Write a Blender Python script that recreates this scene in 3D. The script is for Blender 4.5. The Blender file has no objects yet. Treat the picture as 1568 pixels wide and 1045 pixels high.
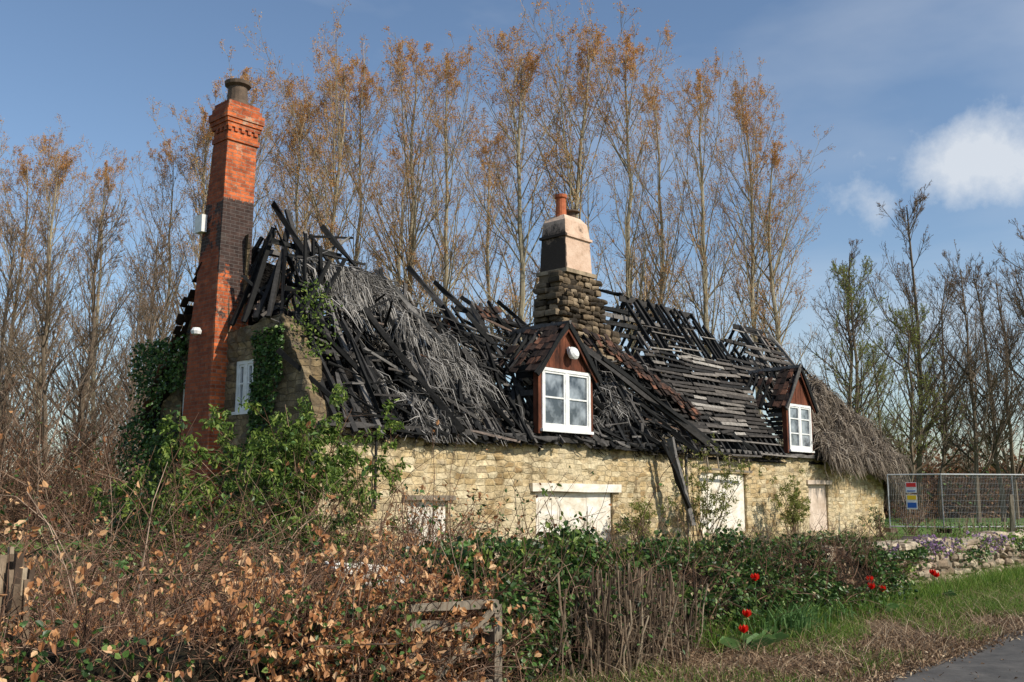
import bpy, math, numpy as np
from mathutils import Vector
rng=np.random.default_rng(7)
scene=bpy.context.scene
# ---------------------------------------------------------------- mesh utils
class MB:
    def __init__(s): s.v=[]; s.f=[]; s.n=0
    def add(s,v,f,m=0):
        v=np.asarray(v,float).reshape(-1,3); f=np.asarray(f,int)
        s.v.append(v); s.f.append((f+s.n,m)); s.n+=len(v)
    def obj(s,name,mats,parent=None,smooth=False):
        V=np.concatenate(s.v)
        me=bpy.data.meshes.new(name)
        me.vertices.add(len(V)); me.vertices.foreach_set('co',V.astype(np.float32).ravel())
        li=np.concatenate([f.ravel() for f,m in s.f])
        lt=np.concatenate([np.full(len(f),f.shape[1]) for f,m in s.f])
        mi=np.concatenate([np.full(len(f),m) if np.isscalar(m) else np.asarray(m) for f,m in s.f])
        ls=np.concatenate([[0],np.cumsum(lt)[:-1]])
        me.loops.add(len(li)); me.loops.foreach_set('vertex_index',li.astype(np.int32))
        me.polygons.add(len(lt)); me.polygons.foreach_set('loop_start',ls.astype(np.int32))
        me.polygons.foreach_set('material_index',mi.astype(np.int32))
        me.polygons.foreach_set('use_smooth',np.full(len(lt),smooth))
        me.update(calc_edges=True)
        for m in mats: me.materials.append(m)
        o=bpy.data.objects.new(name,me); scene.collection.objects.link(o)
        if parent: o.parent=parent
        return o
def nrm(v): return v/np.maximum(np.linalg.norm(v,axis=-1,keepdims=True),1e-9)
def frames(P,ref=None):
    T=nrm(np.gradient(P,axis=1)) if P.shape[1]>1 else P
    if ref is None:
        ref=np.where(np.abs(T[:,:1,2:3])>.9,np.array([1.,0,0]),np.array([0,0,1.]))
    U=nrm(np.cross(T,np.broadcast_to(ref,T.shape))); W=np.cross(U,T)
    return T,U,W
def tubes(mb,P,R,sides=3,mat=0):
    P=np.asarray(P,float); N,K,_=P.shape; R=np.broadcast_to(R,(N,K))
    T,U,W=frames(P)
    a=np.arange(sides)*2*np.pi/sides
    V=P[:,:,None]+R[:,:,None,None]*(np.cos(a)[None,None,:,None]*U[:,:,None]+np.sin(a)[None,None,:,None]*W[:,:,None])
    n=np.arange(N)[:,None,None]*K*sides; k=np.arange(K-1)[None,:,None]*sides; i=np.arange(sides)[None,None,:]; j=(i+1)%sides
    F=np.stack([n+k+i,n+k+j,n+k+sides+j,n+k+sides+i],-1).reshape(-1,4)
    mb.add(V.reshape(-1,3),F,mat)
def beams(mb,P,w,h,mat=0,jit=0.,ref=None):
    P=np.asarray(P,float); N,K,_=P.shape
    w=np.broadcast_to(np.asarray(w,float).reshape(-1,1) if np.ndim(w) else w,(N,K)); h=np.broadcast_to(np.asarray(h,float).reshape(-1,1) if np.ndim(h) else h,(N,K))
    T,U,W=frames(P,ref)
    c=np.array([[-1,-1],[1,-1],[1,1],[-1,1]])*.5
    V=P[:,:,None]+c[None,None,:,0,None]*w[:,:,None,None]*U[:,:,None]+c[None,None,:,1,None]*h[:,:,None,None]*W[:,:,None]
    if jit: V=V+rng.normal(0,jit,V.shape)
    n=np.arange(N)[:,None,None]*K*4; k=np.arange(K-1)[None,:,None]*4; i=np.arange(4)[None,None,:]; j=(i+1)%4
    F=np.stack([n+k+i,n+k+j,n+k+4+j,n+k+4+i],-1).reshape(-1,4)
    b=np.arange(N)[:,None]*K*4
    C=np.concatenate([b+np.array([[3,2,1,0]]),b+(K-1)*4+np.array([[0,1,2,3]])])
    mb.add(V.reshape(-1,3),np.concatenate([F,C]),mat)
def line(p0,p1,K=2):
    p0=np.atleast_2d(p0);p1=np.atleast_2d(p1); t=np.linspace(0,1,K)[None,:,None]
    return p0[:,None]*(1-t)+p1[:,None]*t
def hexa(mb,p,mat=0):
    mb.add(p,[[3,2,1,0],[4,5,6,7],[0,1,5,4],[1,2,6,5],[2,3,7,6],[3,0,4,7]],mat)
def box(mb,x0,x1,y0,y1,z0,z1,mat=0):
    hexa(mb,[(x0,y0,z0),(x1,y0,z0),(x1,y1,z0),(x0,y1,z0),(x0,y0,z1),(x1,y0,z1),(x1,y1,z1),(x0,y1,z1)],mat)
def frust(mb,lo,hi,z0,z1,mat=0):
    (a,b,c,d),(e,f,g,h)=lo,hi
    hexa(mb,[(a,c,z0),(b,c,z0),(b,d,z0),(a,d,z0),(e,g,z1),(f,g,z1),(f,h,z1),(e,h,z1)],mat)
def lathe(mb,c,prof,sides=14,mat=0):
    K=len(prof); a=np.arange(sides)*2*np.pi/sides
    V=np.array([[(c[0]+r*math.cos(t),c[1]+r*math.sin(t),c[2]+z) for t in a] for r,z in prof])
    k=np.arange(K-1)[:,None]*sides;i=np.arange(sides)[None];j=(i+1)%sides
    mb.add(V.reshape(-1,3),np.stack([k+i,k+j,k+sides+j,k+sides+i],-1).reshape(-1,4),mat)
def leaves(mb,C,L,wr=.6,mat=0,D=None,fold=.15,big=False,up=0.):
    N=len(C); L=np.broadcast_to(L,(N,))[:,None]
    d=rng.normal(size=(N,3)) if D is None else D+rng.normal(0,.35,(N,3))
    d=nrm(d); r=rng.normal(size=(N,3))+np.array([0,0,up])
    s=nrm(np.cross(d,r)); n=np.cross(s,d)
    if big:
        cu=rng.uniform(-.25,.25,(N,1))
        p=[C,C+d*L*.3+s*L*wr*.5+n*L*fold,C+d*L*.72+s*L*wr*.36+n*L*(fold+cu*.5),C+d*L+n*L*cu,C+d*L*.72-s*L*wr*.36+n*L*(fold+cu*.5),C+d*L*.3-s*L*wr*.5+n*L*fold]
        V=np.stack(p,1).reshape(-1,3); b=np.arange(N)[:,None]*6
        F=np.concatenate([b+np.array([[0,1,2,3]]),b+np.array([[0,3,4,5]])])
        if not np.isscalar(mat): mat=np.concatenate([mat,mat])
    else:
        p=[C,C+d*L*.5+s*L*wr*.5+n*L*fold,C+d*L,C+d*L*.5-s*L*wr*.5+n*L*fold]
        V=np.stack(p,1).reshape(-1,3); b=np.arange(N)[:,None]*4
        F=np.concatenate([b+np.array([[0,1,2]]),b+np.array([[0,2,3]])])
        if not np.isscalar(mat): mat=np.concatenate([mat,mat])
    mb.add(V,F,mat)
def vn(p,sc=1.,seed=0.):
    p=np.asarray(p,float)*sc+seed; i=np.floor(p); f=p-i; f=f*f*(3-2*f); o=0
    for dx in (0,1):
        for dy in (0,1):
            for dz in (0,1):
                q=i+np.array([dx,dy,dz]); h=np.sin(q@np.array([127.1,311.7,74.7]))*43758.5453; h=h-np.floor(h)
                w=(f[...,0] if dx else 1-f[...,0])*(f[...,1] if dy else 1-f[...,1])*(f[...,2] if dz else 1-f[...,2]); o=o+h*w
    return o*2-1
def empty(name,loc=(0,0,0),rz=0):
    e=bpy.data.objects.new(name,None); e.location=loc; e.rotation_euler=(0,0,rz); scene.collection.objects.link(e); return e
# ---------------------------------------------------------------- materials
class NT:
    def __init__(s,name):
        s.m=bpy.data.materials.new(name); s.m.use_nodes=True; s.t=s.m.node_tree; s.t.nodes.clear()
        s.out=s.n('ShaderNodeOutputMaterial'); s.b=s.n('ShaderNodeBsdfPrincipled'); s.l(s.b.outputs[0],s.out.inputs[0])
        s.tc=s.n('ShaderNodeTexCoord')
    def n(s,t,**k):
        x=s.t.nodes.new(t)
        for a,b in k.items(): setattr(x,a,b)
        return x
    def l(s,a,b): s.t.links.new(a,b)
    def map(s,sc=(1,1,1),src=None):
        x=s.n('ShaderNodeMapping'); x.inputs['Scale'].default_value=sc; s.l(src or s.tc.outputs['Object'],x.inputs[0]); return x.outputs[0]
    def noise(s,vec,scale,detail=4,rough=.6,dist=0):
        x=s.n('ShaderNodeTexNoise'); x.inputs['Scale'].default_value=scale; x.inputs['Detail'].default_value=detail; x.inputs['Roughness'].default_value=rough; x.inputs['Distortion'].default_value=dist
        s.l(vec,x.inputs['Vector']); return x.outputs[0]
    def ramp(s,fac,st,interp='LINEAR'):
        x=s.n('ShaderNodeValToRGB'); r=x.color_ramp; r.interpolation=interp
        while len(r.elements)<len(st): r.elements.new(.5)
        for e,(p,c) in zip(r.elements,st):
            e.position=p; e.color=(*c,1) if len(c)==3 else (c[0],)*3+(1,)
        s.l(fac,x.inputs[0]); return x.outputs[0]
    def mix(s,f,a,b,mode='MIX'):
        x=s.n('ShaderNodeMix',data_type='RGBA',blend_type=mode)
        for v,i in ((f,0),(a,6),(b,7)):
            if hasattr(v,'links'): s.l(v,x.inputs[i])
            elif i==0: x.inputs[0].default_value=v
            else: x.inputs[i].default_value=(*v,1)
        return x.outputs[2]
    def math(s,op,a,b=0.):
        x=s.n('ShaderNodeMath',operation=op)
        for v,i in ((a,0),(b,1)):
            if hasattr(v,'links'): s.l(v,x.inputs[i])
            else: x.inputs[i].default_value=v
        return x.outputs[0]
    def rng(s,v,a,b,c=0.,d=1.):
        x=s.n('ShaderNodeMapRange')
        for i,k in enumerate((a,b,c,d)): x.inputs[i+1].default_value=k
        s.l(v,x.inputs[0]); return x.outputs[0]
    def bump(s,h,st=.5,d=.02):
        x=s.n('ShaderNodeBump'); x.inputs['Strength'].default_value=st; x.inputs['Distance'].default_value=d; s.l(h,x.inputs['Height']); s.l(x.outputs[0],s.b.inputs['Normal'])
    def fin(s,col,rough=.85,spec=.2,metal=0):
        if hasattr(col,'links'): s.l(col,s.b.inputs['Base Color'])
        else: s.b.inputs['Base Color'].default_value=(*col,1)
        s.b.inputs['Roughness'].default_value=rough; s.b.inputs['Specular IOR Level'].default_value=spec; s.b.inputs['Metallic'].default_value=metal
        return s.m
def m_noise(name,st,scale=3,sc=(1,1,1),bump=.4,bd=.02,rough=.85,detail=6,spec=.2):
    n=NT(name); v=n.map(sc); f=n.noise(v,scale,detail,.65); c=n.ramp(f,st)
    if bump: n.bump(n.noise(v,scale*4,4),bump,bd)
    return n.fin(c,rough,spec)
def m_leaf(name,st,trans=.35,rough=.6,spec=.25):
    n=NT(name); g=n.n('ShaderNodeNewGeometry'); c=n.ramp(g.outputs['Random Per Island'],st)
    n.fin(c,rough,spec)
    if trans:
        t=n.n('ShaderNodeBsdfTranslucent'); n.l(c,t.inputs[0]); x=n.n('ShaderNodeMixShader'); x.inputs[0].default_value=trans
        n.l(n.b.outputs[0],x.inputs[1]); n.l(t.outputs[0],x.inputs[2]); n.l(x.outputs[0],n.out.inputs[0])
    return n.m
def m_island(name,st,rough=.9,sc=6,lo=.45,hi=1.3):
    n=NT(name); g=n.n('ShaderNodeNewGeometry'); c=n.ramp(g.outputs['Random Per Island'],st)
    f=n.noise(n.map(),sc,5,.7); c2=n.mix(1.,c,n.ramp(f,[(.3,(lo,)),(.7,(hi,))]),'MULTIPLY'); n.bump(f,.5,.02)
    return n.fin(c2,rough,.15)
def m_stone(name,sx=3.3,sz=7.6,pal=None,plaster=.0,mortar=(.58,.47,.30)):
    n=NT(name); o=n.tc.outputs['Object']
    d=n.n('ShaderNodeMix',data_type='VECTOR'); d.inputs[0].default_value=.05
    nz=n.n('ShaderNodeTexNoise'); nz.inputs['Scale'].default_value=6.; n.l(o,nz.inputs['Vector']); n.l(o,d.inputs[4]); n.l(nz.outputs['Color'],d.inputs[5])
    v=n.map((sx,sx,sz),d.outputs[1])
    vo=n.n('ShaderNodeTexVoronoi'); vo.inputs['Scale'].default_value=1; vo.inputs['Randomness'].default_value=.55; n.l(v,vo.inputs['Vector'])
    ve=n.n('ShaderNodeTexVoronoi',feature='DISTANCE_TO_EDGE'); ve.inputs['Scale'].default_value=1; ve.inputs['Randomness'].default_value=.55; n.l(v,ve.inputs['Vector'])
    sep=n.n('ShaderNodeSeparateColor'); n.l(vo.outputs['Color'],sep.inputs[0])
    pal=pal or [(0,(.34,.23,.12)),(.12,(.50,.37,.20)),(.35,(.66,.53,.33)),(.5,(.52,.42,.27)),(.7,(.76,.66,.47)),(.85,(.62,.47,.27)),(1,(.38,.31,.22))]
    c=n.ramp(sep.outputs[0],pal)
    fine=n.noise(o,13,8,.75)
    c=n.mix(1.,c,n.ramp(fine,[(.3,(.50,.48,.45)),(.5,(.96,.95,.93)),(.68,(1.22,1.21,1.18))]),'MULTIPLY')
    e=n.ramp(ve.outputs['Distance'],[(.0,(0,)),(.10,(1,))])
    pres=n.noise(o,1.7,4,.6); ee=n.math('MAXIMUM',e,n.ramp(pres,[(.48,(0,)),(.70,(.7,))]))
    mort=n.ramp(n.noise(o,3.3,4,.7),[(.4,tuple(x*.45 for x in mortar)),(.58,mortar)])
    c=n.mix(ee,mort,c)
    big=n.noise(o,.55,6,.7,.6)
    if plaster:
        pm=n.ramp(big,[(.5-.03,(0,)),(.58,(plaster,))]); pc=n.ramp(fine,[(.3,(.56,.46,.30)),(.7,(.82,.74,.55))]); c=n.mix(pm,c,pc)
    st=n.noise(n.map((1,1,.35)),1.5,7,.75,.4)
    c=n.mix(1.,c,n.ramp(st,[(.33,(.40,.36,.30)),(.46,(.86,.84,.79)),(.7,(1.06,1.05,1.02))]),'MULTIPLY')
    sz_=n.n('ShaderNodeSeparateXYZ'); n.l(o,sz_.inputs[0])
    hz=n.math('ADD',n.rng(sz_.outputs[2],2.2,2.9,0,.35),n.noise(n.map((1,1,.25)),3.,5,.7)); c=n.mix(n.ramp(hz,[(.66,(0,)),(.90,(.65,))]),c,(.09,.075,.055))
    h=n.math('ADD',n.math('MULTIPLY',ee,.55),n.math('MULTIPLY',fine,1.)); n.bump(h,.9,.035)
    return n.fin(c,.92,.15)
def m_brick(name,soot=True):
    n=NT(name); o=n.tc.outputs['Object']; s=n.n('ShaderNodeSeparateXYZ'); n.l(o,s.inputs[0])
    c=n.n('ShaderNodeCombineXYZ'); n.l(n.math('ADD',s.outputs[0],s.outputs[1]),c.inputs[0]); n.l(s.outputs[2],c.inputs[1])
    b=n.n('ShaderNodeTexBrick'); b.inputs['Scale'].default_value=1; b.inputs['Brick Width'].default_value=.235; b.inputs['Row Height'].default_value=.083; b.inputs['Mortar Size'].default_value=.008
    b.inputs['Color1'].default_value=(.70,.18,.06,1); b.inputs['Color2'].default_value=(.36,.09,.04,1); b.inputs['Mortar'].default_value=(.34,.23,.16,1); n.l(c.outputs[0],b.inputs['Vector'])
    f=n.noise(o,6,6,.7); col=n.mix(1.,b.outputs['Color'],n.ramp(f,[(.3,(.42,.42,.42)),(.7,(1.25,1.2,1.2))]),'MULTIPLY')
    pz=n.noise(o,2.3,5,.7); col=n.mix(n.ramp(pz,[(.60,(0,)),(.66,(.7,))]),col,(.50,.36,.25))
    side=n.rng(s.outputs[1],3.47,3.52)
    col=n.mix(n.math('MULTIPLY',side,.60),col,(.13,.04,.027))  # shade of the left face painted in as a darker brown
    if soot:
        z=n.rng(s.outputs[2],4.6,9.0)
        zz=n.ramp(z,[(0,(.0,)),(.18,(.42,)),(.4,(.50,)),(.55,(.72,)),(.78,(.72,)),(.84,(.1,))])
        big=n.noise(o,2.6,6,.75); k=n.ramp(n.math('SUBTRACT',n.math('ADD',zz,big),n.math('MULTIPLY',side,.24)),[(.95,(0,)),(1.03,(.95,))])
        col=n.mix(k,col,n.mix(b.outputs['Fac'],n.ramp(f,[(.3,(.015,.014,.014)),(.7,(.065,.055,.05))]),(.10,.085,.08)))
    n.bump(n.math('SUBTRACT',n.math('MULTIPLY',f,.8),b.outputs['Fac']),.8,.014)
    return n.fin(col,.9,.15)
M={}
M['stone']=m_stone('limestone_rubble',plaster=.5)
M['stone_dark']=m_stone('limestone_dark',pal=[(0,(.14,.10,.06)),(.4,(.34,.25,.14)),(.8,(.44,.34,.21)),(1,(.12,.1,.08))],mortar=(.24,.18,.11))  # darker palette for the gable, rear and end walls
M['stone_soot']=m_island('sooty_chimney_stone',[(0,(.03,.024,.018)),(.4,(.10,.075,.05)),(.8,(.22,.16,.10)),(1,(.32,.25,.17))],sc=4)
M['gwall']=m_island('garden_wall_stone',[(0,(.22,.16,.11)),(.4,(.40,.32,.23)),(.8,(.52,.44,.32)),(1,(.30,.21,.16))],sc=6,lo=.35)
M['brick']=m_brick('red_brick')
n=NT('chimney_render'); o=n.tc.outputs['Object']; s_=n.n('ShaderNodeSeparateXYZ'); n.l(o,s_.inputs[0]); f=n.noise(o,2.4,7,.72); c=n.ramp(f,[(.30,(.16,.11,.08)),(.40,(.52,.36,.26)),(.7,(.72,.54,.42))])
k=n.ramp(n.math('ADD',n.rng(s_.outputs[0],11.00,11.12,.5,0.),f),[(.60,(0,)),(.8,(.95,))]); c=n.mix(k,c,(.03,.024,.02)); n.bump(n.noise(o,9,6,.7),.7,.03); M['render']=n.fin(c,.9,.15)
M['char']=m_island('charred_wood',[(0,(.005,.005,.005)),(.5,(.015,.015,.015)),(.75,(.045,.042,.040)),(.9,(.11,.10,.093)),(.98,(.22,.205,.19)),(1,(.16,.08,.045))],.7,9)
M['charsheet']=m_noise('charred_debris',[(.3,(.004,.004,.004)),(.52,(.014,.012,.011)),(.66,(.045,.034,.026)),(.78,(.12,.105,.09))],2.4,bump=1,bd=.15)
M['ash']=m_leaf('ash_thatch',[(0,(.05,.046,.043)),(.4,(.15,.14,.13)),(.8,(.29,.275,.255)),(1,(.48,.45,.42))],0,.9,.1)
M['dthatch']=m_leaf('burnt_thatch',[(0,(.006,.006,.006)),(.5,(.024,.022,.020)),(.82,(.075,.067,.058)),(1,(.20,.175,.15))],0,.9,.1)
M['thatch']=m_leaf('thatch_straw',[(0,(.04,.032,.026)),(.4,(.14,.11,.085)),(.8,(.28,.23,.18)),(1,(.42,.36,.29))],0,.9,.1)
M['thsheet']=m_noise('thatch_base',[(.3,(.03,.024,.018)),(.7,(.12,.095,.07))],5,(1,1,.3),bump=1,bd=.08)
M['plank']=m_island('roof_batten',[(0,(.018,.017,.016)),(.35,(.055,.048,.043)),(.65,(.12,.105,.092)),(.88,(.23,.205,.18)),(1,(.38,.35,.31))],.8,7)
M['tile']=m_island('clay_tile',[(0,(.012,.010,.009)),(.5,(.045,.03,.024)),(.85,(.11,.055,.037)),(1,(.20,.09,.055))],.85,8)
M['redwood']=m_noise('scorched_red_board',[(.32,(.025,.012,.009)),(.55,(.13,.042,.022)),(.75,(.24,.085,.045))],3.5,(1,1,.4))
M['white']=m_noise('white_paint',[(.3,(.60,.60,.57)),(.6,(.8,.8,.79))],7,bump=.1,rough=.5,bd=.005)
M['board']=m_noise('painted_boarding',[(.28,(.34,.27,.19)),(.42,(.62,.55,.44)),(.6,(.80,.75,.67)),(.8,(.85,.82,.77))],1.9,(1,1,1.8),bump=.3)
M['board2']=m_noise('pink_boarding',[(.3,(.42,.32,.24)),(.6,(.66,.54,.44))],2.2)
M['wood']=m_noise('weathered_wood',[(.3,(.11,.09,.068)),(.7,(.27,.225,.17))],4,(4,4,1))
M['grey']=m_noise('galvanised_steel',[(.3,(.35,.36,.37)),(.7,(.5,.51,.52))],6,bump=0,rough=.5)
M['pot']=m_noise('terracotta',[(.3,(.30,.08,.035)),(.7,(.48,.15,.07))],5)
M['pot2']=m_noise('sooty_pot',[(.3,(.06,.045,.035)),(.7,(.17,.12,.085))],4)
def m_glass():
    n=NT('window_glass'); f=n.noise(n.map(),1.8,3); n.bump(f,.12,.02); c=n.ramp(f,[(.38,(.03,.035,.045)),(.62,(.30,.33,.36))]); return n.fin(c,.08,1.)  # pale cloudy patches in the colour stand in for reflections
M['glass']=m_glass()
M['bark']=m_noise('poplar_bark',[(.3,(.18,.15,.10)),(.7,(.42,.37,.26))],3,(3,3,.7),bump=.3)
M['twig']=m_island('poplar_twig',[(0,(.18,.115,.065)),(.6,(.32,.22,.13)),(1,(.45,.33,.20))],.9,2,.7,1.2)
M['bud']=m_leaf('poplar_bud_leaf',[(0,(.42,.18,.05)),(.5,(.62,.31,.095)),(1,(.75,.47,.18))],.45)
M['bark2']=m_island('bare_tree_bark',[(0,(.08,.06,.042)),(.6,(.17,.13,.092)),(1,(.27,.21,.16))],.9,2,.7,1.2)
M['bud2']=m_leaf('yellowgreen_bud',[(0,(.20,.24,.05)),(1,(.40,.44,.12))],.4)
M['bud3']=m_leaf('brown_bud',[(0,(.17,.085,.04)),(1,(.34,.18,.09))],.3)
M['beech']=m_leaf('beech_leaf',[(0,(.20,.075,.03)),(.3,(.38,.165,.065)),(.7,(.58,.30,.13)),(1,(.78,.52,.29))],.3,.5,.3)
M['stem']=m_island('hedge_stem',[(0,(.05,.03,.02)),(.4,(.15,.08,.05)),(.8,(.26,.155,.10)),(1,(.40,.29,.21))],.85,6)
M['drystem']=m_island('dry_stem',[(0,(.06,.04,.03)),(.5,(.17,.12,.08)),(.85,(.30,.22,.15)),(1,(.46,.37,.26))],.85,6)
M['ivy']=m_leaf('ivy_leaf',[(0,(.013,.03,.008)),(.4,(.04,.09,.018)),(.8,(.09,.18,.04)),(1,(.22,.30,.08))],.25,.42,.4)
M['elder']=m_leaf('elder_leaf',[(0,(.04,.075,.013)),(.4,(.11,.18,.03)),(.8,(.20,.28,.055)),(1,(.34,.40,.09))],.4,.5,.3)
M['yel']=m_leaf('shrub_leaf',[(0,(.10,.12,.025)),(.5,(.22,.25,.06)),(1,(.36,.35,.11))],.4)
M['core']=m_noise('hedge_core',[(.35,(.008,.008,.004)),(.7,(.035,.027,.015))],6,bump=1,bd=.1)
M['grass']=m_leaf('grass_blade',[(0,(.05,.10,.014)),(.5,(.12,.23,.03)),(.85,(.22,.33,.06)),(1,(.40,.35,.14))],.45)
M['litter']=m_leaf('leaf_litter',[(0,(.07,.04,.022)),(.4,(.20,.12,.07)),(.8,(.38,.26,.155)),(1,(.60,.48,.33))],.1)
M['daff']=m_leaf('daffodil_blade',[(0,(.05,.11,.03)),(1,(.17,.30,.10))],.35,.5,.2)
M['red']=m_leaf('tulip_petal',[(0,(.60,.01,.005)),(1,(.8,.03,.015))],.3)
M['purple']=m_leaf('aubrieta_flower',[(0,(.2,.10,.20)),(.5,(.36,.24,.40)),(1,(.16,.18,.07))],.2)
n=NT('rough_grass_ground'); o=n.tc.outputs['Object']
a=n.noise(o,.35,6,.7); b=n.noise(o,9,6,.75)
g=n.ramp(b,[(.3,(.035,.06,.012)),(.7,(.11,.15,.035))]); e=n.ramp(b,[(.3,(.045,.03,.02)),(.7,(.2,.14,.085))])
c=n.mix(n.ramp(a,[(.47,(0,)),(.6,(1,))]),g,e); n.bump(b,.8,.05); M['ground']=n.fin(c,.95,.1)
M['field']=m_noise('meadow_grass',[(.3,(.06,.12,.02)),(.7,(.13,.21,.04))],.4,bump=.3)
M['soil']=m_noise('verge_soil',[(.3,(.05,.035,.022)),(.5,(.13,.09,.055)),(.7,(.26,.19,.12))],5,bump=.8,bd=.04)
M['road']=m_noise('asphalt',[(.3,(.05,.048,.046)),(.6,(.10,.093,.086)),(.8,(.18,.16,.14))],3,bump=.6,bd=.01)
# ---------------------------------------------------------------- frames
d2=np.array([.673,.740]); n2=np.array([.740,-.673])
def S(s,q,z=0.):
    s,q,z=np.broadcast_arrays(np.asarray(s,float),np.asarray(q,float),np.asarray(z,float))
    return np.stack([s*d2[0]+q*n2[0],s*d2[1]+q*n2[1],z],-1)
S0,QF=11.84,-15.8
HA=math.atan2(.740,.673)
# ---------------------------------------------------------------- ground, road
mb=MB(); mb.add([(-400,-200,0),(400,-200,0),(400,700,0),(-400,700,0)],[[0,1,2,3]]); mb.obj('ground',[M['ground']])
mb=MB(); mb.add([(14,30,.004),(160,24,.004),(220,140,.004),(22,140,.004)],[[0,1,2,3]]); mb.add([(-60,34,.004),(-13,27,.004),(-12,44,.004),(-60,60,.004)],[[0,1,2,3]]); mb.obj('meadow',[M['field']])
ss=np.linspace(-60,120,361); qe=-3.45+.12*vn(np.stack([ss,ss*0,ss*0],-1),.7)+.06*vn(np.stack([ss,ss*0,ss*0],-1),3.)
mb=MB(); V=np.concatenate([S(ss,qe,.008),S(ss,2.6,.008)]); i=np.arange(360); mb.add(V,np.stack([i,i+361,i+362,i+1],-1)); mb.obj('road',[M['road']])
mb=MB(); V=np.concatenate([S(ss,-6.6,.004),S(ss,-3.2,.004)]); mb.add(V,np.stack([i,i+361,i+362,i+1],-1)); mb.obj('verge',[M['soil']])
# ---------------------------------------------------------------- house
house=empty('ruined_cottage',(-3.74,19.4,0),HA)
def wall(name,axis,off,u0,u1,top,holes,mat,nd,thick=.42,step=.1):
    us=np.arange(u0,u1+step*.5,step); zs=np.arange(0,9,step); mb=MB()
    tu=np.array([top(u) for u in us]); U,Z=np.meshgrid(us,zs,indexing='ij'); Zc=np.minimum(Z,tu[:,None])
    P=np.zeros(U.shape+(3,)); 
    if axis=='a': P[...,0]=U;P[...,1]=off
    else: P[...,1]=U;P[...,0]=off
    P[...,2]=Zc
    P+= (np.array(nd)*.035)*vn(P,3.1)[...,None]+(np.array(nd)*.04)*vn(P*np.array([1,1,1.6]),6.)[...,None]
    nz=len(zs); F=[]
    for i in range(len(us)-1):
        for k in range(nz-1):
            if zs[k]>=max(tu[i],tu[i+1])-.01: break
            cu=us[i]+step/2; cz=zs[k]+step/2
            if any(h[0]<cu<h[1] and h[2]<cz<h[3] for h in holes): continue
            F.append([i*nz+k,(i+1)*nz+k,(i+1)*nz+k+1,i*nz+k+1])
    mb.add(P.reshape(-1,3),F); o=mb.obj(name,[mat],house)
    import bmesh
    bm=bmesh.new(); bm.from_mesh(o.data); bmesh.ops.delete(bm,geom=[v for v in bm.verts if not v.link_faces],context='VERTS'); bmesh.ops.remove_doubles(bm,verts=bm.verts,dist=.002); bm.to_mesh(o.data); bm.free()
    m=o.modifiers.new('thick','SOLIDIFY'); m.thickness=thick; m.offset=-1 if axis=='a' else 1
    return o
f1=lambda x,k=1.7,s=0.:float(vn(np.array([x,s,0.]),k))
fh=[(2.3,3.5,.2,1.4),(6.4,9.5,.2,1.6),(13.8,16.5,.4,2.2),(20.8,22.3,.3,1.9)]
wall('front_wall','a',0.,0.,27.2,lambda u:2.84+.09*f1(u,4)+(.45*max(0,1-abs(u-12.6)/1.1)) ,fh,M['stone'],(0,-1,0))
def gt(b):
    z=min(2.9+1.62*b,5.2 if b<3.5 else 7.4,2.9+1.55*(6.6-b)); return z+.14*f1(b,3)+.05*f1(b,9)
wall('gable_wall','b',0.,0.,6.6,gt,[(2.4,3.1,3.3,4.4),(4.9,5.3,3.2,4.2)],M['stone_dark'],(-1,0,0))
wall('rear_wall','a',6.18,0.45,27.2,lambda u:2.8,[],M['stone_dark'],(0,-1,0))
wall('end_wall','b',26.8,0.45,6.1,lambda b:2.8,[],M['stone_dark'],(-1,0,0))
mb=MB()
z=0
while z<2.75:
    h=rng.uniform(.16,.26); L=rng.choice([.28,.5]); W_=.78-L
    box(mb,-.05,L,-.05,W_,z,min(z+h-.012,2.8)); z+=h
mb.obj('quoins',[M['stone']],house)
mb=MB()
def boards(a0,a1,z0,z1,m,nb):
    e=np.linspace(a0+.004,a1-.004,nb+1)
    for x0,x1 in zip(e[:-1],e[1:]):
        y=.08+rng.uniform(0,.012); box(mb,x0,x1-.008,y,y+.03,z0+.004,z1-.004,m)
boards(2.3,3.5,.2,1.4,0,1); boards(6.4,9.5,.2,1.6,0,3); boards(13.8,16.5,.4,2.2,0,2); boards(20.8,22.3,.3,1.9,1,1)
beams(mb,line((6.2,-.045,1.72),(9.75,-.045,1.70),6),.1,.2,2,.008)
beams(mb,line((2.15,-.04,1.47),(3.65,-.04,1.46),4),.09,.1,3,.006)
beams(mb,line((20.6,-.04,1.98),(22.5,-.04,1.98),4),.09,.14,1,.006)
mb.obj('boarded_openings',[M['board'],M['board2'],M['board'],M['wood']],house)
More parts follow.
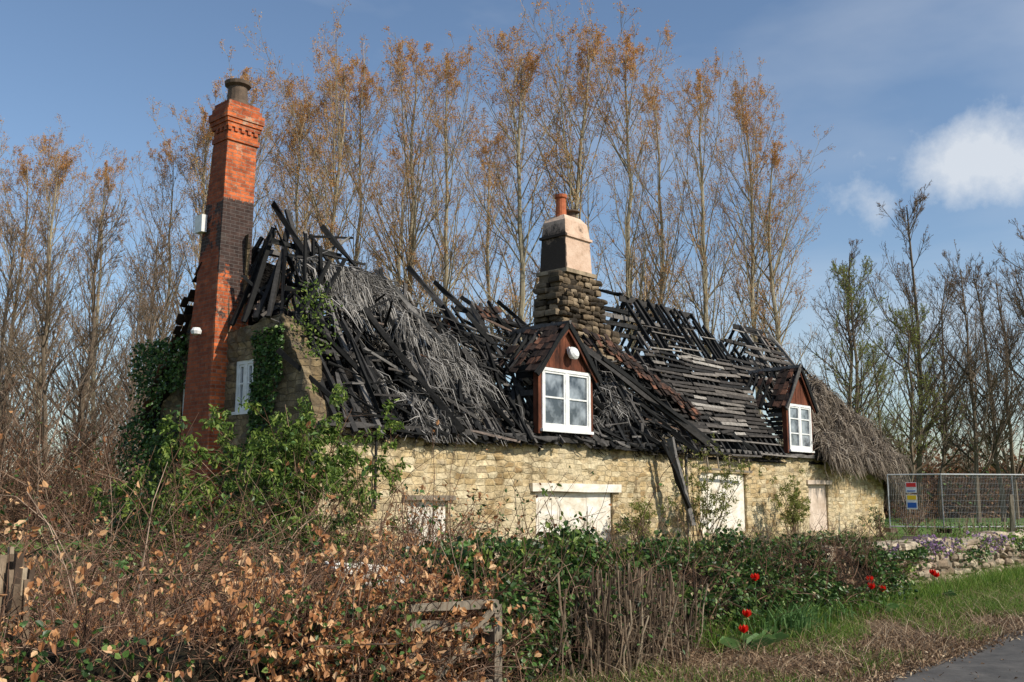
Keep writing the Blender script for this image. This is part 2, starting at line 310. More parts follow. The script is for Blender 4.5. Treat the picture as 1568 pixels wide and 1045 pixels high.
def window(mb,o,ax,w,h,bars,nor):
    o=np.array(o,float);ax=np.array(ax,float);nor=np.array(nor,float);up=np.array([0,0,1.])
    def bx(u0,u1,z0,z1,d0,d1,m):
        p=[]
        for z in (z0,z1):
            for (u,d) in ((u0,d1),(u1,d1),(u1,d0),(u0,d0)): p.append(o+ax*u+up*z+nor*d)
        hexa(mb,p,m)
    bx(.03,w-.03,.03,h-.03,.0,.01,1)
    for a_,b_,c_,d_ in ((0,.08,0,h),(w-.08,w,0,h),(.08,w-.08,0,.09),(.08,w-.08,h-.08,h)): bx(a_,b_,c_,d_,-.03,.07,0)
    bx(w/2-.06,w/2+.06,.09,h-.08,-.02,.062,0)
    for x0,x1 in ((.08,w/2-.06),(w/2+.06,w-.08)):
        bx(x0+.002,x0+.05,.092,h-.082,-.01,.05,0); bx(x1-.05,x1-.002,.092,h-.082,-.01,.05,0)
        bx(x0+.05,x1-.05,.092,.14,-.01,.05,0); bx(x0+.05,x1-.05,h-.13,h-.082,-.01,.05,0)
        for b in bars: bx(x0+.05,x1-.05,h*b-.02,h*b+.02,0.,.045,0)
    bx(-.05,w+.05,-.07,-.002,-.02,.12,0)
mb=MB(); window(mb,(.12,2.4,3.3),(0,1,0),.7,1.1,[.55],(-1,0,0)); window(mb,(.12,4.9,3.2),(0,1,0),.4,1.,[.5],(-1,0,0)); mb.obj('gable_windows',[M['white'],M['glass']],house)
def roofb(z): return -.25+(z-2.7)/5.3*3.55
def dormer(a0,a1,zs,zt,zp,bars,name,miss):
    mb=MB(); am=(a0+a1)/2; ft=-.12
    window(mb,(a0,ft,zs),(1,0,0),a1-a0,zt-zs,bars,(0,-1,0))
    for x0,x1 in ((a0-.12,a0-.004),(a1+.004,a1+.12)): box(mb,x0,x1,ft-.04,ft+.12,zs-.12,zt+.1,2)
    for sx in (a0-.12,a1+.06):
        z=zs-.1
        while z<zt:
            if rng.random()>.35: beams(mb,line((sx,ft+.13,z+.07),(sx,roofb(z)*rng.uniform(.4,1)+.1,z+.07),3),.05,.13,4,.008)
            z+=.15
        beams(mb,line((sx,ft+.2,zt),(sx,roofb(zt)+.2,zt+.02),4),.09,.1,4,.01)
    k=10; xs=np.linspace(a0-.12,a1+.12,k+1)
    for x0,x1 in zip(xs[:-1],xs[1:]):
        h0=(zp-zt-.1)*(1-abs(x0-am)/((a1-a0)/2+.2)); h1=(zp-zt-.1)*(1-abs(x1-am)/((a1-a0)/2+.2)); y=ft-.03+rng.uniform(0,.012)
        hexa(mb,[(x0,y,zt+.02),(x1-.01,y,zt+.02),(x1-.01,y+.06,zt+.02),(x0,y+.06,zt+.02),(x0,y,zt+.02+max(h0,.02)),(x1-.01,y,zt+.02+max(h1,.02)),(x1-.01,y+.06,zt+.02+max(h1,.02)),(x0,y+.06,zt+.02+max(h0,.02))],2)
    hw=(a1-a0)/2+.30; ze=zt-.16
    for sg in (-1,1):
        nc=7
        for c in range(nc):
            t0=c/nc;t1=(c+1)/nc+.05
            xa=am+sg*hw*(1-t0); za=ze+(zp+.06-ze)*t0+.03; xb=am+sg*hw*(1-min(t1,1)); zb=ze+(zp+.06-ze)*min(t1,1)
            b1=min(max(roofb(za)+.2,.6),1.2); y=-.26
            while y<b1:
                w=rng.uniform(.15,.2); j=rng.normal(0,.022,2)
                if rng.random()>miss+.35*(y>.3)+.2*(y>.8): hexa(mb,[(xa,y,za+j[0]),(xa,y+w-.01,za+j[1]),(xb,y+w-.01,zb),(xb,y,zb),(xa,y,za+j[0]+.03),(xa,y+w-.01,za+j[1]+.03),(xb,y+w-.01,zb+.03),(xb,y,zb+.03)],3)
                y+=w
        for y in np.arange(-.2,1.7,.3):
            beams(mb,line((am+sg*hw*rng.uniform(.8,1),y,ze+.02),(am,y+rng.normal(0,.04),zp+.02),3),.06,.08,4,.008)
        beams(mb,line((am+sg*(hw+.02),-.28,ze-.06),(am+sg*.02,-.28,zp+.03),4),.05,.13,4,.012)
        beams(mb,line((am+sg*(hw-.08),-.24,ze-.04),(am+sg*.02,-.24,zp-.10),4),.04,.10,2,.006)
    beams(mb,line((am,-.3,zp+.08),(am,1.7,zp+.02),5),.09,.11,4,.015)
    mb.obj(name,[M['white'],M['glass'],M['redwood'],M['tile'],M['char']],house)
dormer(6.45,8.35,3.12,4.62,5.75,[.52],'dormer_left',.22); dormer(19.2,20.85,3.05,4.6,5.85,[.36,.68],'dormer_right',.3)
mb=MB(); lathe(mb,(0,0,0),[(0,.0),(.1,.02),(.16,.1),(.17,.16),(.12,.22),(0,.24)],12,0); box(mb,-.13,.13,-.02,.16,.04,.12); o=mb.obj('gable_floodlight',[M['white']],house); o.location=(7.5,-.19,5.0); o.rotation_euler=(math.radians(70),.2,0)
# chimneys
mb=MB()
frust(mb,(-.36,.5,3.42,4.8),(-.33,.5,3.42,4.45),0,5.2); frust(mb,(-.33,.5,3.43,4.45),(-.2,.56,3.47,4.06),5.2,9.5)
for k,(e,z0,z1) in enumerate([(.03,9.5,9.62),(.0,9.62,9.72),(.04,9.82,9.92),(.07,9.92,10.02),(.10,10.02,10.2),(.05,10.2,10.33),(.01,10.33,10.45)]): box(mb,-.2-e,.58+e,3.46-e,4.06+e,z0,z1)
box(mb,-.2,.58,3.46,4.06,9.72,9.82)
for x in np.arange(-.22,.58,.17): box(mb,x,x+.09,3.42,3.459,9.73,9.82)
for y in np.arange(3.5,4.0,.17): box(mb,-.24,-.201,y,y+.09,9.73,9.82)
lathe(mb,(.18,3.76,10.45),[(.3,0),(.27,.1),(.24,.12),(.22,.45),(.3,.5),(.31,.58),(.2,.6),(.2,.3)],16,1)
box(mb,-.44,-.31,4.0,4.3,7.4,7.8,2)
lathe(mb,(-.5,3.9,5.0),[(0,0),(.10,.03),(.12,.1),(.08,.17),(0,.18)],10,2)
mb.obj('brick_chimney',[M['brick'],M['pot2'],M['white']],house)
mb=MB()
def stones(mb,mat,s0,s1,z0,z1,tofn,rows,thick,l0=.22,l1=.5,rough=.14,taper=0.):
    g=np.linspace(-1,1,4)
    pts=[];F=[]
    for ax in range(3):
        for sg in (-1,1):
            b=len(pts)
            for i in range(4):
                for j in range(4):
                    p=[0,0,0];p[ax]=sg;p[(ax+1)%3]=g[i];p[(ax+2)%3]=g[j]*sg; pts.append(p)
            for i in range(3):
                for j in range(3): F.append([b+i*4+j,b+(i+1)*4+j,b+(i+1)*4+j+1,b+i*4+j+1])
    T=np.array(pts,float); q=np.linalg.norm(T,ord=8,axis=1,keepdims=True); q2=np.linalg.norm(T,axis=1,keepdims=True); T=T/q*.78+T/q2*1.25*.22; F=np.array(F)
    z=z0
    for r in range(rows):
        h=(z1-z0)/rows; s=s0+rng.uniform(-.2,0)+taper*r
        while s<s1-taper*r:
            L=rng.uniform(l0,l1); hh=h*rng.uniform(.75,1.3)
            V=T*np.array([L/2*.97,thick/2*rng.uniform(.88,1.12),hh/2*.98]); V=V*(1+rough*vn(V,6.,rng.uniform(0,50))[:,None]); an=rng.normal(0,.06); V=np.stack([V[:,0]*math.cos(an)-V[:,2]*math.sin(an),V[:,1],V[:,0]*math.sin(an)+V[:,2]*math.cos(an)],-1)
            V=V+np.array([s+L/2,rng.normal(0,.02),z+h/2+rng.normal(0,.012)]); mb.add(tofn(V),F,mat); s+=L
        z+=h
stones(mb,0,10.5,13.3,4.6,6.6,lambda V:V+np.array([0,2.75,0]),10,.6,.2,.5,.2,.04)
for bb in (2.95,3.4,3.9): stones(mb,0,10.5,11.0,4.6,6.5,lambda V,bb=bb:V+np.array([0,bb,0]),10,.5,.3,.5,.2)
stones(mb,0,10.75,12.85,6.5,7.6,lambda V:V+np.array([0,2.85,0]),7,.5,.18,.42,.2,.03)
stones(mb,0,10.8,12.5,7.5,8.2,lambda V:V+np.array([0,2.93,0]),4,.45,.2,.42,.2)
for bb in (3.0,3.45): stones(mb,0,10.72,11.1,6.5,7.9,lambda V,bb=bb:V+np.array([0,bb,0]),8,.45,.25,.4,.2)
box(mb,10.7,12.9,2.8,4.1,3.5,6.5,1); box(mb,10.9,12.5,2.85,3.95,6.5,7.5,1); box(mb,10.98,12.32,2.8,3.8,7.5,8.2,1)
box(mb,10.93,12.4,2.66,3.88,8.2,8.32,1); frust(mb,(11.0,12.3,2.76,3.78),(11.05,12.25,2.8,3.75),8.32,9.35,2); box(mb,10.98,12.32,2.74,3.8,9.35,9.43,2); frust(mb,(11.04,12.26,2.79,3.75),(11.1,12.2,2.85,3.7),9.43,9.9,2)
frust(mb,(11.1,12.2,2.85,3.7),(11.25,12.05,3.0,3.6),9.9,10.1,2)
lathe(mb,(11.4,3.25,10.05),[(.19,0),(.17,.1),(.15,.6),(.19,.64),(.19,.74),(.12,.74),(.12,.4)],14,3)
lathe(mb,(11.95,3.3,10.05),[(.2,0),(.16,.1),(.15,.28),(.28,.3),(.28,.34),(0,.4)],14,4)
mb.obj('stone_chimney',[M['stone_soot'],M['stone_soot'],M['render'],M['pot'],M['pot2']],house)
# roof structure
E=np.array([-.25,2.7]); Rg=np.array([3.3,8.0])
def RP(a,t,off=0.,back=False):
    a,t,off=np.broadcast_arrays(np.asarray(a,float),np.asarray(t,float),np.asarray(off,float))
    b=E[0]+3.55*t-.83*off; z=E[1]+5.3*t+.556*off
    if back: b=6.6-b
    return np.stack([a,b,z],-1)
tk=np.array([[0,.55],[.6,.8],[1.2,.98],[2,.9],[2.8,.80],[3.5,.70],[5,.63],[7.5,.70],[9,.62],[11,.6],[13.2,.62],[14.3,.75],[14.6,1.0],[18.9,1.0],[19.6,.8],[21.3,.75],[22,1.],[24,.97],[25,.8],[26,.5],[27.5,.15]])
tmax=lambda a:np.interp(a,tk[:,0],tk[:,1])
mb=MB()
for back in (False,True):
    for a in np.arange(.3,26.8,.34):
        if any(x0-.1<a<x1+.1 for x0,x1 in ((6.4,8.4),(19.1,20.9))) and not back: t0=.55
        else: t0=0.
        ch=a<12
        if rng.random()<(.10 if ch else .08): continue
        t1=tmax(a)*rng.uniform(.55 if ch else .93,1.12 if ch else 1.02)
        if a>21.5 and rng.random()<.3: t1*=.8
        if t1<t0+.1: continue
        da=rng.normal(.25 if ch else 0,.45 if ch else .1); sag=rng.uniform(-.3,.08) if ch else -.02
        tt=np.linspace(t0,t1,5); P=RP(a+da*tt,tt,sag*np.sin(np.pi*tt)+.05,back)[None]
        beams(mb,P,rng.uniform(.05,.10),rng.uniform(.07,.13),0,.012)
for (x0,x1,t) in ((14.5,19.0,1.0),(21.9,24.2,1.)):
    beams(mb,RP(np.linspace(x0,x1,6),t,-.03)[None],.05,.18,0,.012)
for (x0,x1,t) in ((.2,6,.35),(.4,5,.62),(8.4,14,.4),(12.8,19,.8),(12.8,19,.9),(21.5,24.6,.8),(21.7,24.4,.9),(.6,2.6,.85)):
    for bk in (False,True): beams(mb,RP(np.linspace(x0,x1,7),t,-.08,bk)[None],.08,.12,0,.02)
N=240; a0=rng.uniform(.4,12.5,N); t0=rng.uniform(.02,1,N)*(tmax(a0)-.03); L=rng.uniform(.3,1.6,N); a1=a0+L; sl=rng.normal(-.03,.06,N)*L
beams(mb,line(RP(a0,t0,.08+rng.uniform(0,.06,N)),RP(a1,np.clip(t0+sl,0,1),.08+rng.uniform(-.15,.1,N)),3),rng.uniform(.02,.05,N),rng.uniform(.02,.06,N),0,.008)
for b in np.arange(1.3,5.4,.45):
    t=abs(b-3.3)/3.3; top=np.array([1.1-.3*rng.random(),3.3+(b-3.3)*.35,7.7-1.6*t*rng.uniform(.6,1.2)]); beams(mb,line((-.1,b,min(5.2,8-abs(b-3.3)*1.6)),top,4),.07,.09,0,.012)
N=230; a0=rng.uniform(.3,11.5,N); t0=rng.uniform(0,1,N)*tmax(a0)*.92; L=rng.uniform(.4,2.3,N); an=rng.normal(1.7,.5,N)*rng.choice([1,1,1,-1],N)
p0=RP(a0,t0,rng.uniform(-.2,.12,N)); p1=RP(a0+L*np.cos(an)*.8,np.clip(t0+L*np.sin(an)/6.4,0,1.)*1.,rng.uniform(-.25,.35,N))
k=p1[:,2]<RP(a0,tmax(a0))[:,2]+.35; beams(mb,line(p0,p1,4)[k],rng.uniform(.03,.09,k.sum()),rng.uniform(.03,.10,k.sum()),0,.012)
N=62; a0=rng.uniform(.2,3.4,N); p0=np.stack([a0,rng.uniform(1.2,5.,N),rng.uniform(5.0,6.3,N)],-1); p1=p0+np.stack([rng.normal(.2,.7,N),rng.normal(.1,.7,N),rng.uniform(.2,1.8,N)],-1); p1[:,2]=np.minimum(p1[:,2],8.2-.5*np.abs(p1[:,0]-1.2)-.7*np.abs(p1[:,1]-3.3))
beams(mb,line(p0,p1,4),rng.uniform(.035,.075,N),rng.uniform(.035,.09,N),0,.012)
for p,q,w in [((9.3,1.9,6.3),(13.7,-.4,3.0),.15),((9.9,2.2,6.2),(12.9,-.5,2.7),.12),((10.2,.8,5.3),(14.2,-.45,2.9),.11),((11.5,-.5,3.1),(12.1,-.75,.7),.15),((11.2,-.45,3.0),(11.9,-.8,1.2),.09),((13.0,1.5,5.4),(16.7,-.2,2.9),.13),((14.6,3.3,8.1),(14.3,4.6,8.5),.1),((5.1,3.2,7.4),(5.9,1.6,5.3),.12),((6.2,3.4,7.2),(6.9,2.2,5.9),.12),((6.9,3.3,6.6),(9.2,2.3,6.1),.12),((7.4,3.6,7.0),(8.8,2.0,5.6),.1),((.9,3.2,8.2),(1.5,2.2,6.4),.1),((2.3,3.2,7.9),(3.1,1.6,5.8),.1),((1.5,3.4,8.0),(.4,2.4,5.6),.09),((24.3,3.1,7.9),(24.9,.8,4.6),.12),((4.0,3.2,7.1),(4.9,1.5,5.2),.1),((8.6,3.3,7.0),(9.4,2.,5.6),.09),((3.2,1.9,6.3),(5.4,-.2,3.1),.10),((2.0,1.2,5.6),(3.6,-.3,2.9),.12),((25.0,2.2,6.7),(25.6,.6,4.7),.1),((25.6,2.0,6.2),(26.0,.4,4.3),.09)]:
    beams(mb,line(p,q,6),w,w,0,.018)
beams(mb,line((-.05,-.1,2.9),(13.0,-.1,2.86),30),.22,.10,0,.018); beams(mb,line((13.5,-.1,2.86),(26.9,-.1,2.84),30),.2,.1,0,.012)
mb.obj('charred_rafters',[M['char']],house)
def sheet(name,a0,a1,tf,off,mat,back=False,holes=.0,amp=.22,t0=0.,step=.14):
    As=np.arange(a0,a1,step); ts=np.linspace(t0,1,44); A,T=np.meshgrid(As,ts,indexing='ij'); P=RP(A,T,0,back)
    nn=vn(P,.9)*amp+vn(P,2.7)*amp*.5+vn(P,7.)*.06; offs=off*(np.clip(T/.12,0,1) if off<-.3 else 1); P=RP(A,T,offs+nn*np.clip(T/.1,.2,1),back); hs=vn(P,1.1,9.)+.5*vn(P,3.,5.)
    nt=len(ts);F=[]
    for i in range(len(As)-1):
        for k in range(nt-1):
            a=As[i];t=ts[k]
            if t>tf(a)+.07*f1(a,3.) : continue
            if hs[i,k]<-1.5+holes*2.: continue
            if not back and any(x0<a<x1 and t<.52 for x0,x1 in ((6.35,8.35),(19.15,20.8))): continue
            F.append([i*nt+k,(i+1)*nt+k,(i+1)*nt+k+1,i*nt+k+1])
    mb=MB(); mb.add(P.reshape(-1,3),F); return mb.obj(name,[mat],house)
sheet('charred_roof_debris',.3,13.,lambda a:min(tmax(a)-.2,.56),-.5,M['charsheet'],holes=.34,amp=.34)
sheet('charred_rear_debris',-.2,13.,lambda a:min(tmax(a)-.22,.80 if a<3 else .46),-.15,M['charsheet'],back=True,holes=.3)
sheet('roof_underlay',13.,22.,lambda a:.58,-.2,M['charsheet'],holes=.3,amp=.05)
sheet('rear_underlay',13.,26.,lambda a:.42,-.2,M['charsheet'],back=True,holes=.3,amp=.05)
thk=lambda a:np.interp(a,[21.2,22.5,24,25,26,27.4],[.22,.38,.50,.58,.48,.2])+.05*vn(np.stack([np.asarray(a,float),np.asarray(a,float)*0,np.asarray(a,float)*0],-1),1.6,4.)
sheet('thatch_body',21.2,27.4,lambda a:float(thk(a)),.05,M['thsheet'],amp=.34)
def strands(mb,N,af,tf,off,mat,L=(.4,1.1),r=.011,spread=.35,droop=0.,mask=None,ns=.5,bias=0.,lump=.08):
    a=af(N); t=tf(a,N)
    if mask is not None:
        k=vn(np.stack([a,t*6,a*0],-1),1.2,mask[1])+.6*vn(np.stack([a,t*6,a*0],-1),3.1,mask[1])>mask[0]; a=a[k];t=t[k];N=len(a)
    k=~(((a>6.2)&(a<8.5)&(t<.55))|((a>19.1)&(a<20.9)&(t<.5))); a=a[k];t=t[k];N=len(a)
    clump=vn(np.stack([a,t*6,a*0],-1),4.,2.)*lump+vn(np.stack([a,t*6,a*0],-1),1.3,6.)*lump
    base=RP(a,t,off+clump+rng.uniform(-.06,.10,N)); ang=bias+rng.normal(0,spread,N)+ns*vn(np.stack([a,t*6,a*0],-1),1.5)
    l=rng.uniform(*L,N); dn=np.stack([np.sin(ang),-.556*np.cos(ang),-.83*np.cos(ang)],-1)
    lift=rng.normal(.05,.10,N)[:,None]*np.array([0,-.83,.556])
    P=np.stack([base,base+dn*l[:,None]*.5+lift*l[:,None]*1.5,base+dn*l[:,None]+lift*l[:,None]+np.array([0,0,-1.])*(droop*l)[:,None]],1)
    P[...,2]=np.where(P[...,1]<-.15,np.maximum(P[...,2],2.62),P[...,2]) if off<.15 else P[...,2]
    tubes(mb,P,np.array([[1,1.,.4]])*r,3,mat)
mb=MB()
strands(mb,12000,lambda N:rng.uniform(.5,12.8,N),lambda a,N:rng.uniform(.06,1,N)*np.minimum(tmax(a)-.08,.62),-.22,0,(.15,.6),.012,.8,mask=(.05,3.))
strands(mb,8500,lambda N:np.clip(rng.normal(3.0,.8,N),1.0,5.2),lambda a,N:np.clip(.68-.14*(a-2.2)+rng.normal(0,.10,N),.05,.74),.08,1,(.3,1.0),.010,.33,.1,mask=(.05,8.),bias=.25)
strands(mb,3600,lambda N:rng.uniform(2.0,6.3,N),lambda a,N:rng.uniform(.05,.4,N),-.05,1,(.2,.8),.009,.7,.1,mask=(.25,5.))
strands(mb,2600,lambda N:rng.uniform(8.5,13,N),lambda a,N:rng.uniform(.08,.5,N),-.05,1,(.2,.6),.009,.7,.1,mask=(.35,6.))
mb.obj('burnt_thatch',[M['dthatch'],M['ash']],house)
mb=MB()
strands(mb,15000,lambda N:21.3+6.3*rng.random(N)**.8,lambda a,N:rng.uniform(.0,1,N)*(thk(a)+.03),.16,0,(.2,.9),.013,.6,.2,ns=1.2,lump=.2)
N=5500; th=rng.uniform(0,1,N); b=rng.uniform(-.3,5,N); zt=rng.uniform(1.9,3.6,N)+rng.uniform(0,1.6,N)*np.clip(1-abs(b-2.)/3,0,1); a_=27.3+.6*rng.random(N)-.35*(zt-2.7); l=rng.uniform(.4,1.3,N)
P0=np.stack([a_,b,zt],-1); P2=P0+np.stack([rng.normal(.15,.25,N),rng.normal(-.05,.2,N),-l],-1); tubes(mb,np.stack([P0,(P0+P2)/2+np.array([.12,-.05,.05]),P2],1),np.array([[1,1,.4]])*.014,3,0)
N=2500; a_=rng.uniform(24.5,27.8,N); P0=np.stack([a_,rng.uniform(-.65,-.3,N),2.7+.2*rng.random(N)],-1); P2=P0+np.stack([rng.normal(.05,.15,N),rng.normal(-.1,.1,N),-rng.uniform(.1,1.,N)*np.interp(a_,[24.5,26.5,27.8],[.4,.8,1.5])],-1); tubes(mb,np.stack([P0,(P0+P2)/2,P2],1),np.array([[1,1,.4]])*.013,3,0)
mb.obj('remaining_thatch',[M['thatch']],house)
mb=MB()
def planks(a0,a1,t0,t1,dt,miss,w,m=0,off=.09,sk=0.):
    for t in np.arange(t0,t1,dt):
        a=a0+rng.uniform(-.5,.3)+sk*t
        while a<a1+sk*t-.2:
            L=rng.uniform(.5,2.6); 
            if rng.random()>miss:
                x1=min(a+L,a1+sk*t+rng.uniform(0,.4)); P=RP(np.linspace(a,x1-.02,4),t+rng.normal(0,.003)+rng.normal(0,.004)*np.linspace(-1,1,4),off+rng.uniform(-.015,.025)-.06*f1(a*.5+t,1.))[None]
                beams(mb,P,.022,w*rng.uniform(.7,1.1),m,.004,ref=np.array([0,.556,.83]))
            a+=L
planks(13.6,19.0,.13,.64,.027,.10,.125); planks(13.8,19,.0,.13,.04,.25,.07); planks(14.6,19,.64,.86,.04,.65,.05)
planks(21.3,24.6,.42,.82,.03,.25,.12,0); planks(21.4,24.6,.82,.98,.04,.5,.06); planks(19.4,21,.55,.68,.03,.4,.13)
planks(8.6,13.,.10,.5,.05,.7,.05); planks(1.5,6.,.1,.6,.06,.75,.05)
mb.obj('roof_battens',[M['plank']],house)
mb=MB()
def tiles(cx,ct,na,nt,miss,off=.1,back=False,sk=0.):
    for i in range(na):
        for k in range(nt):
            if rng.random()<miss: continue
            a=cx+i*.17+(k%2)*.08+sk*k; t=ct+k*.026; P=RP(np.array([a]),np.array([t]),off,back); Q=RP(np.array([a]),np.array([t+.038]),off-.03,back); j=rng.normal(0,.03,3)
            beams(mb,np.stack([P+j,Q+j+rng.normal(0,.015,3)],1),.155,.018,0,.004,ref=None)
tiles(10.2,.52,6,7,.45,sk=.0)
for k in range(24): tiles(11.0+k*.13,.60-k*.018,4,2,.38,.22)
tiles(6.4,.62,8,3,.45,.1); tiles(4.6,.60,6,4,.4,.05,True); tiles(6.2,.6,12,4,.35,.1,True); tiles(-.25,.05,14,28,.1,.1,True); tiles(8.6,.5,8,4,.6)
mb.obj('roof_tiles',[M['tile']],house)
mb=MB(); box(mb,.45,26.7,.45,6.1,2.35,2.45); mb.obj('upper_floor',[M['charsheet']],house)
mb=MB()
beams(mb,line((13.7,-.3,2.30),(16.3,-.32,2.24),4),.05,.06,0,.006); beams(mb,line((13.7,-.22,2.78),(16.2,-.24,2.70),4),.05,.06,0,.006)
for x in (13.75,14.35,15.0,15.6,16.2): beams(mb,line((x,-.31,2.28),(x+.04,-.23,2.76),3),.035,.05,0,.005)
mb.obj('hanging_lath_frame',[M['wood']],house)
mb=MB(); tubes(mb,np.array([[(1.35,-.09,2.75),(1.35,-.09,1.2)]]),.03,8); tubes(mb,np.array([[(12.9,-.1,2.8),(12.9,-.1,0)]]),.04,8); mb.obj('drain_pipes',[M['char']],house)
# ---------------------------------------------------------------- trees
def grow(P,R,L,n,f0,f1,lf,ang,up,K,rf,aj=.15,fade=.5):
    N,Kp,_=P.shape; idx=np.repeat(np.arange(N),n); f=rng.uniform(f0,f1,N*n); x=f*(Kp-1)*.999; i=np.floor(x).astype(int); w=(x-i)[:,None]
    st=P[idx,i]*(1-w)+P[idx,i+1]*w; tan=nrm(P[idx,i+1]-P[idx,i]); pr=nrm(np.cross(tan,rng.normal(size=tan.shape))); an=(ang+rng.normal(0,aj,N*n))[:,None]
    d=tan*np.cos(an)+pr*np.sin(an); l=L[idx]*lf*(1-fade*f)*rng.uniform(.6,1.25,N*n); r0=(R[idx,i]*(1-w[:,0])+R[idx,i+1]*w[:,0])*rf
    pts=[st];p=st
    for k in range(K-1):
        d=nrm(d+np.array([0,0,up/(K-1)])+rng.normal(0,.10,d.shape)); p=p+d*(l/(K-1))[:,None]; pts.append(p)
    return np.stack(pts,1),r0[:,None]*(1-.8*np.linspace(0,1,K))[None],l
def poplar(H,seed,n1=47,leafn=6):
    global rng; rng=np.random.default_rng(seed); mb=MB(); K=14; z=np.linspace(0,H*.97,K); wob=np.cumsum(rng.normal(0,.12,(K,2)),0); wob[:2]*=0
    P=np.stack([wob[:,0],wob[:,1],z],-1)[None]; R=(.22*(1-z/H)**.8+.012)[None]; tubes(mb,P,R,7,0)
    f=np.sort(rng.uniform(.22,.97,n1)); x=f*(K-1)*.999;i=x.astype(int);w=(x-i)[:,None]; st=P[0,i]*(1-w)+P[0,i+1]*w
    az=rng.uniform(0,2*np.pi,n1); a=np.radians(rng.uniform(26,50,n1))*(1-.2*f); d=np.stack([np.cos(az)*np.sin(a),np.sin(az)*np.sin(a),np.cos(a)],-1)
    l=H*.37*np.clip(np.minimum(.5+.6*f,(1.06-f)*2.5),.08,1)*rng.uniform(.55,1.15,n1); l=np.minimum(l,(H*1.0-st[:,2])*1.15); l=np.maximum(l,.8); pts=[st];p=st
    for k in range(6): d=nrm(d+np.array([0,0,.10])+rng.normal(0,.07,d.shape)); p=p+d*(l/6)[:,None]; pts.append(p)
    P1=np.stack(pts,1); r1=np.interp(st[:,2],z,R[0])*.42; R1=r1[:,None]*(1-.85*np.linspace(0,1,7))[None]; tubes(mb,P1,np.maximum(R1,.011),4,0)
    P2,R2,L2=grow(P1,R1,l,9,.12,1,.33,.62,.45,5,.6); tubes(mb,P2,np.maximum(R2,.009),3,1)
    P3,R3,L3=grow(P2,R2,L2,6,.15,1,.58,.68,.3,3,.6); tubes(mb,P3,np.maximum(R3,.0055),3,1)
    hh=P3[:,2,2]/H; dn=vn(P3[:,2],.5,seed)*.3; pk=np.clip((hh-.36+dn)*1.9,.03,1)
    for j in range(leafn):
        keep=rng.random(len(P3))<pk; t=P3[keep]; w=rng.random((len(t),1)); c=t[:,1]*(1-w)+t[:,2]*w+rng.normal(0,.07,(len(t),3)); leaves(mb,c,rng.uniform(.05,.11,len(t)),.75,2)
    return mb.obj('poplar_tree',[M['bark'],M['twig'],M['bud']])
pos=[(-15.5,56,27.0),(-12.9,58,26.2),(-11,55,27.8),(-9.0,57,27.5),(-5.6,56,28.2),(-3.3,55,27.6),(.6,56,28.4),(3.4,57,30.0),(6.9,56,29.0),(8.8,60,27.3),(11.6,56,27.2),(14.0,57,26.4),(16.0,58,23.0),(-18.8,58,25.2),(-21.5,60,23.6),(-24.2,58,22),(-27,57,22.4),(-29.6,57,22.5),(-34,58,23),(-39,58,23),(-7.2,66,27.0),(-1.2,66,27),(-14,67,27)]
base=[poplar(27,11+k) for k in range(5)]
r2=np.random.default_rng(5)
for k,(x,y,H) in enumerate(pos):
    if k<5: o=base[k]
    else: o=bpy.data.objects.new('poplar_tree',base[k%5].data); scene.collection.objects.link(o)
    s=H/27.3; o.location=(x,y,0); o.rotation_euler=(0,0,r2.uniform(0,6.28)); o.scale=(s*r2.uniform(.85,1.05),)*2+(s,)
def bare(H,seed,name,leafmat,leafn=1,n1=34,spread=1.,tr=.14,k2=10):
    global rng; rng=np.random.default_rng(seed); mb=MB(); K=9; z=np.linspace(0,H*.93,K); wob=np.cumsum(rng.normal(0,.15,(K,2)),0); wob[:2]*=0
    P=np.stack([wob[:,0],wob[:,1],z],-1)[None]; R=(tr*(1-z/H)**.8+.015)[None]; tubes(mb,P,R,6,0)
    P1,R1,L1=grow(P,R,np.array([H]),n1,.12,.97,.42*spread,.75,.75,6,.5,fade=.75); tubes(mb,P1,np.maximum(R1,.012),4,0)
    P2,R2,L2=grow(P1,R1,L1,k2,.1,1,.42,.6,.35,4,.6); tubes(mb,P2,np.maximum(R2,.009),3,0)
    P3,R3,L3=grow(P2,R2,L2,6,.1,1,.5,.6,.2,3,.6); tubes(mb,P3,np.maximum(R3,.0065),3,0)
    for j in range(leafn):
        w=rng.random((len(P3),1)); c=P3[:,1]*(1-w)+P3[:,2]*w; leaves(mb,c,rng.uniform(.04,.08,len(c)),.7,1)
    return mb.obj(name,[M['bark2'],leafmat])
def place(meshes,name,pts,parent=None,first=True):
    for k,(x,y,s) in enumerate(pts):
        m=meshes[k%len(meshes)]
        if first and k<len(meshes): o=m
        else: o=bpy.data.objects.new(name,m.data); scene.collection.objects.link(o)
        o.location=(x,y,0); o.rotation_euler=(0,0,r2.uniform(0,6.28)); o.scale=(s*r2.uniform(.85,1.0),)*2+(s,)
        if parent: o.parent=parent
bt=[bare(16,30+k,'bare_tree',M['bud3'],1,n1=42) for k in range(3)]
place(bt,'bare_tree',[(24.3,60,1.27),(20.3,61,1.1),(26.8,58,1.0),(29.2,60,1.0),(31.8,58,1.15),(34.5,57,1.05),(28,66,1.05),(33,66,1.05),(37,60,1.15),(-20.5,40,.85),(-17.6,38,.78),(-15.6,41,.72),(-23.5,41,.9),(-26,38,.9),(-18.8,44,.95),(-14.2,38,.6),(-21.5,36,.75),(-16.5,45,.9)])
gb=[bare(15,41,'budding_tree',M['bud2'],6)]
place(gb,'budding_tree',[(17.9,53,.98),(22.0,56,.85),(20,55,.7)])
wood=empty('distant_woodland'); pts=[]
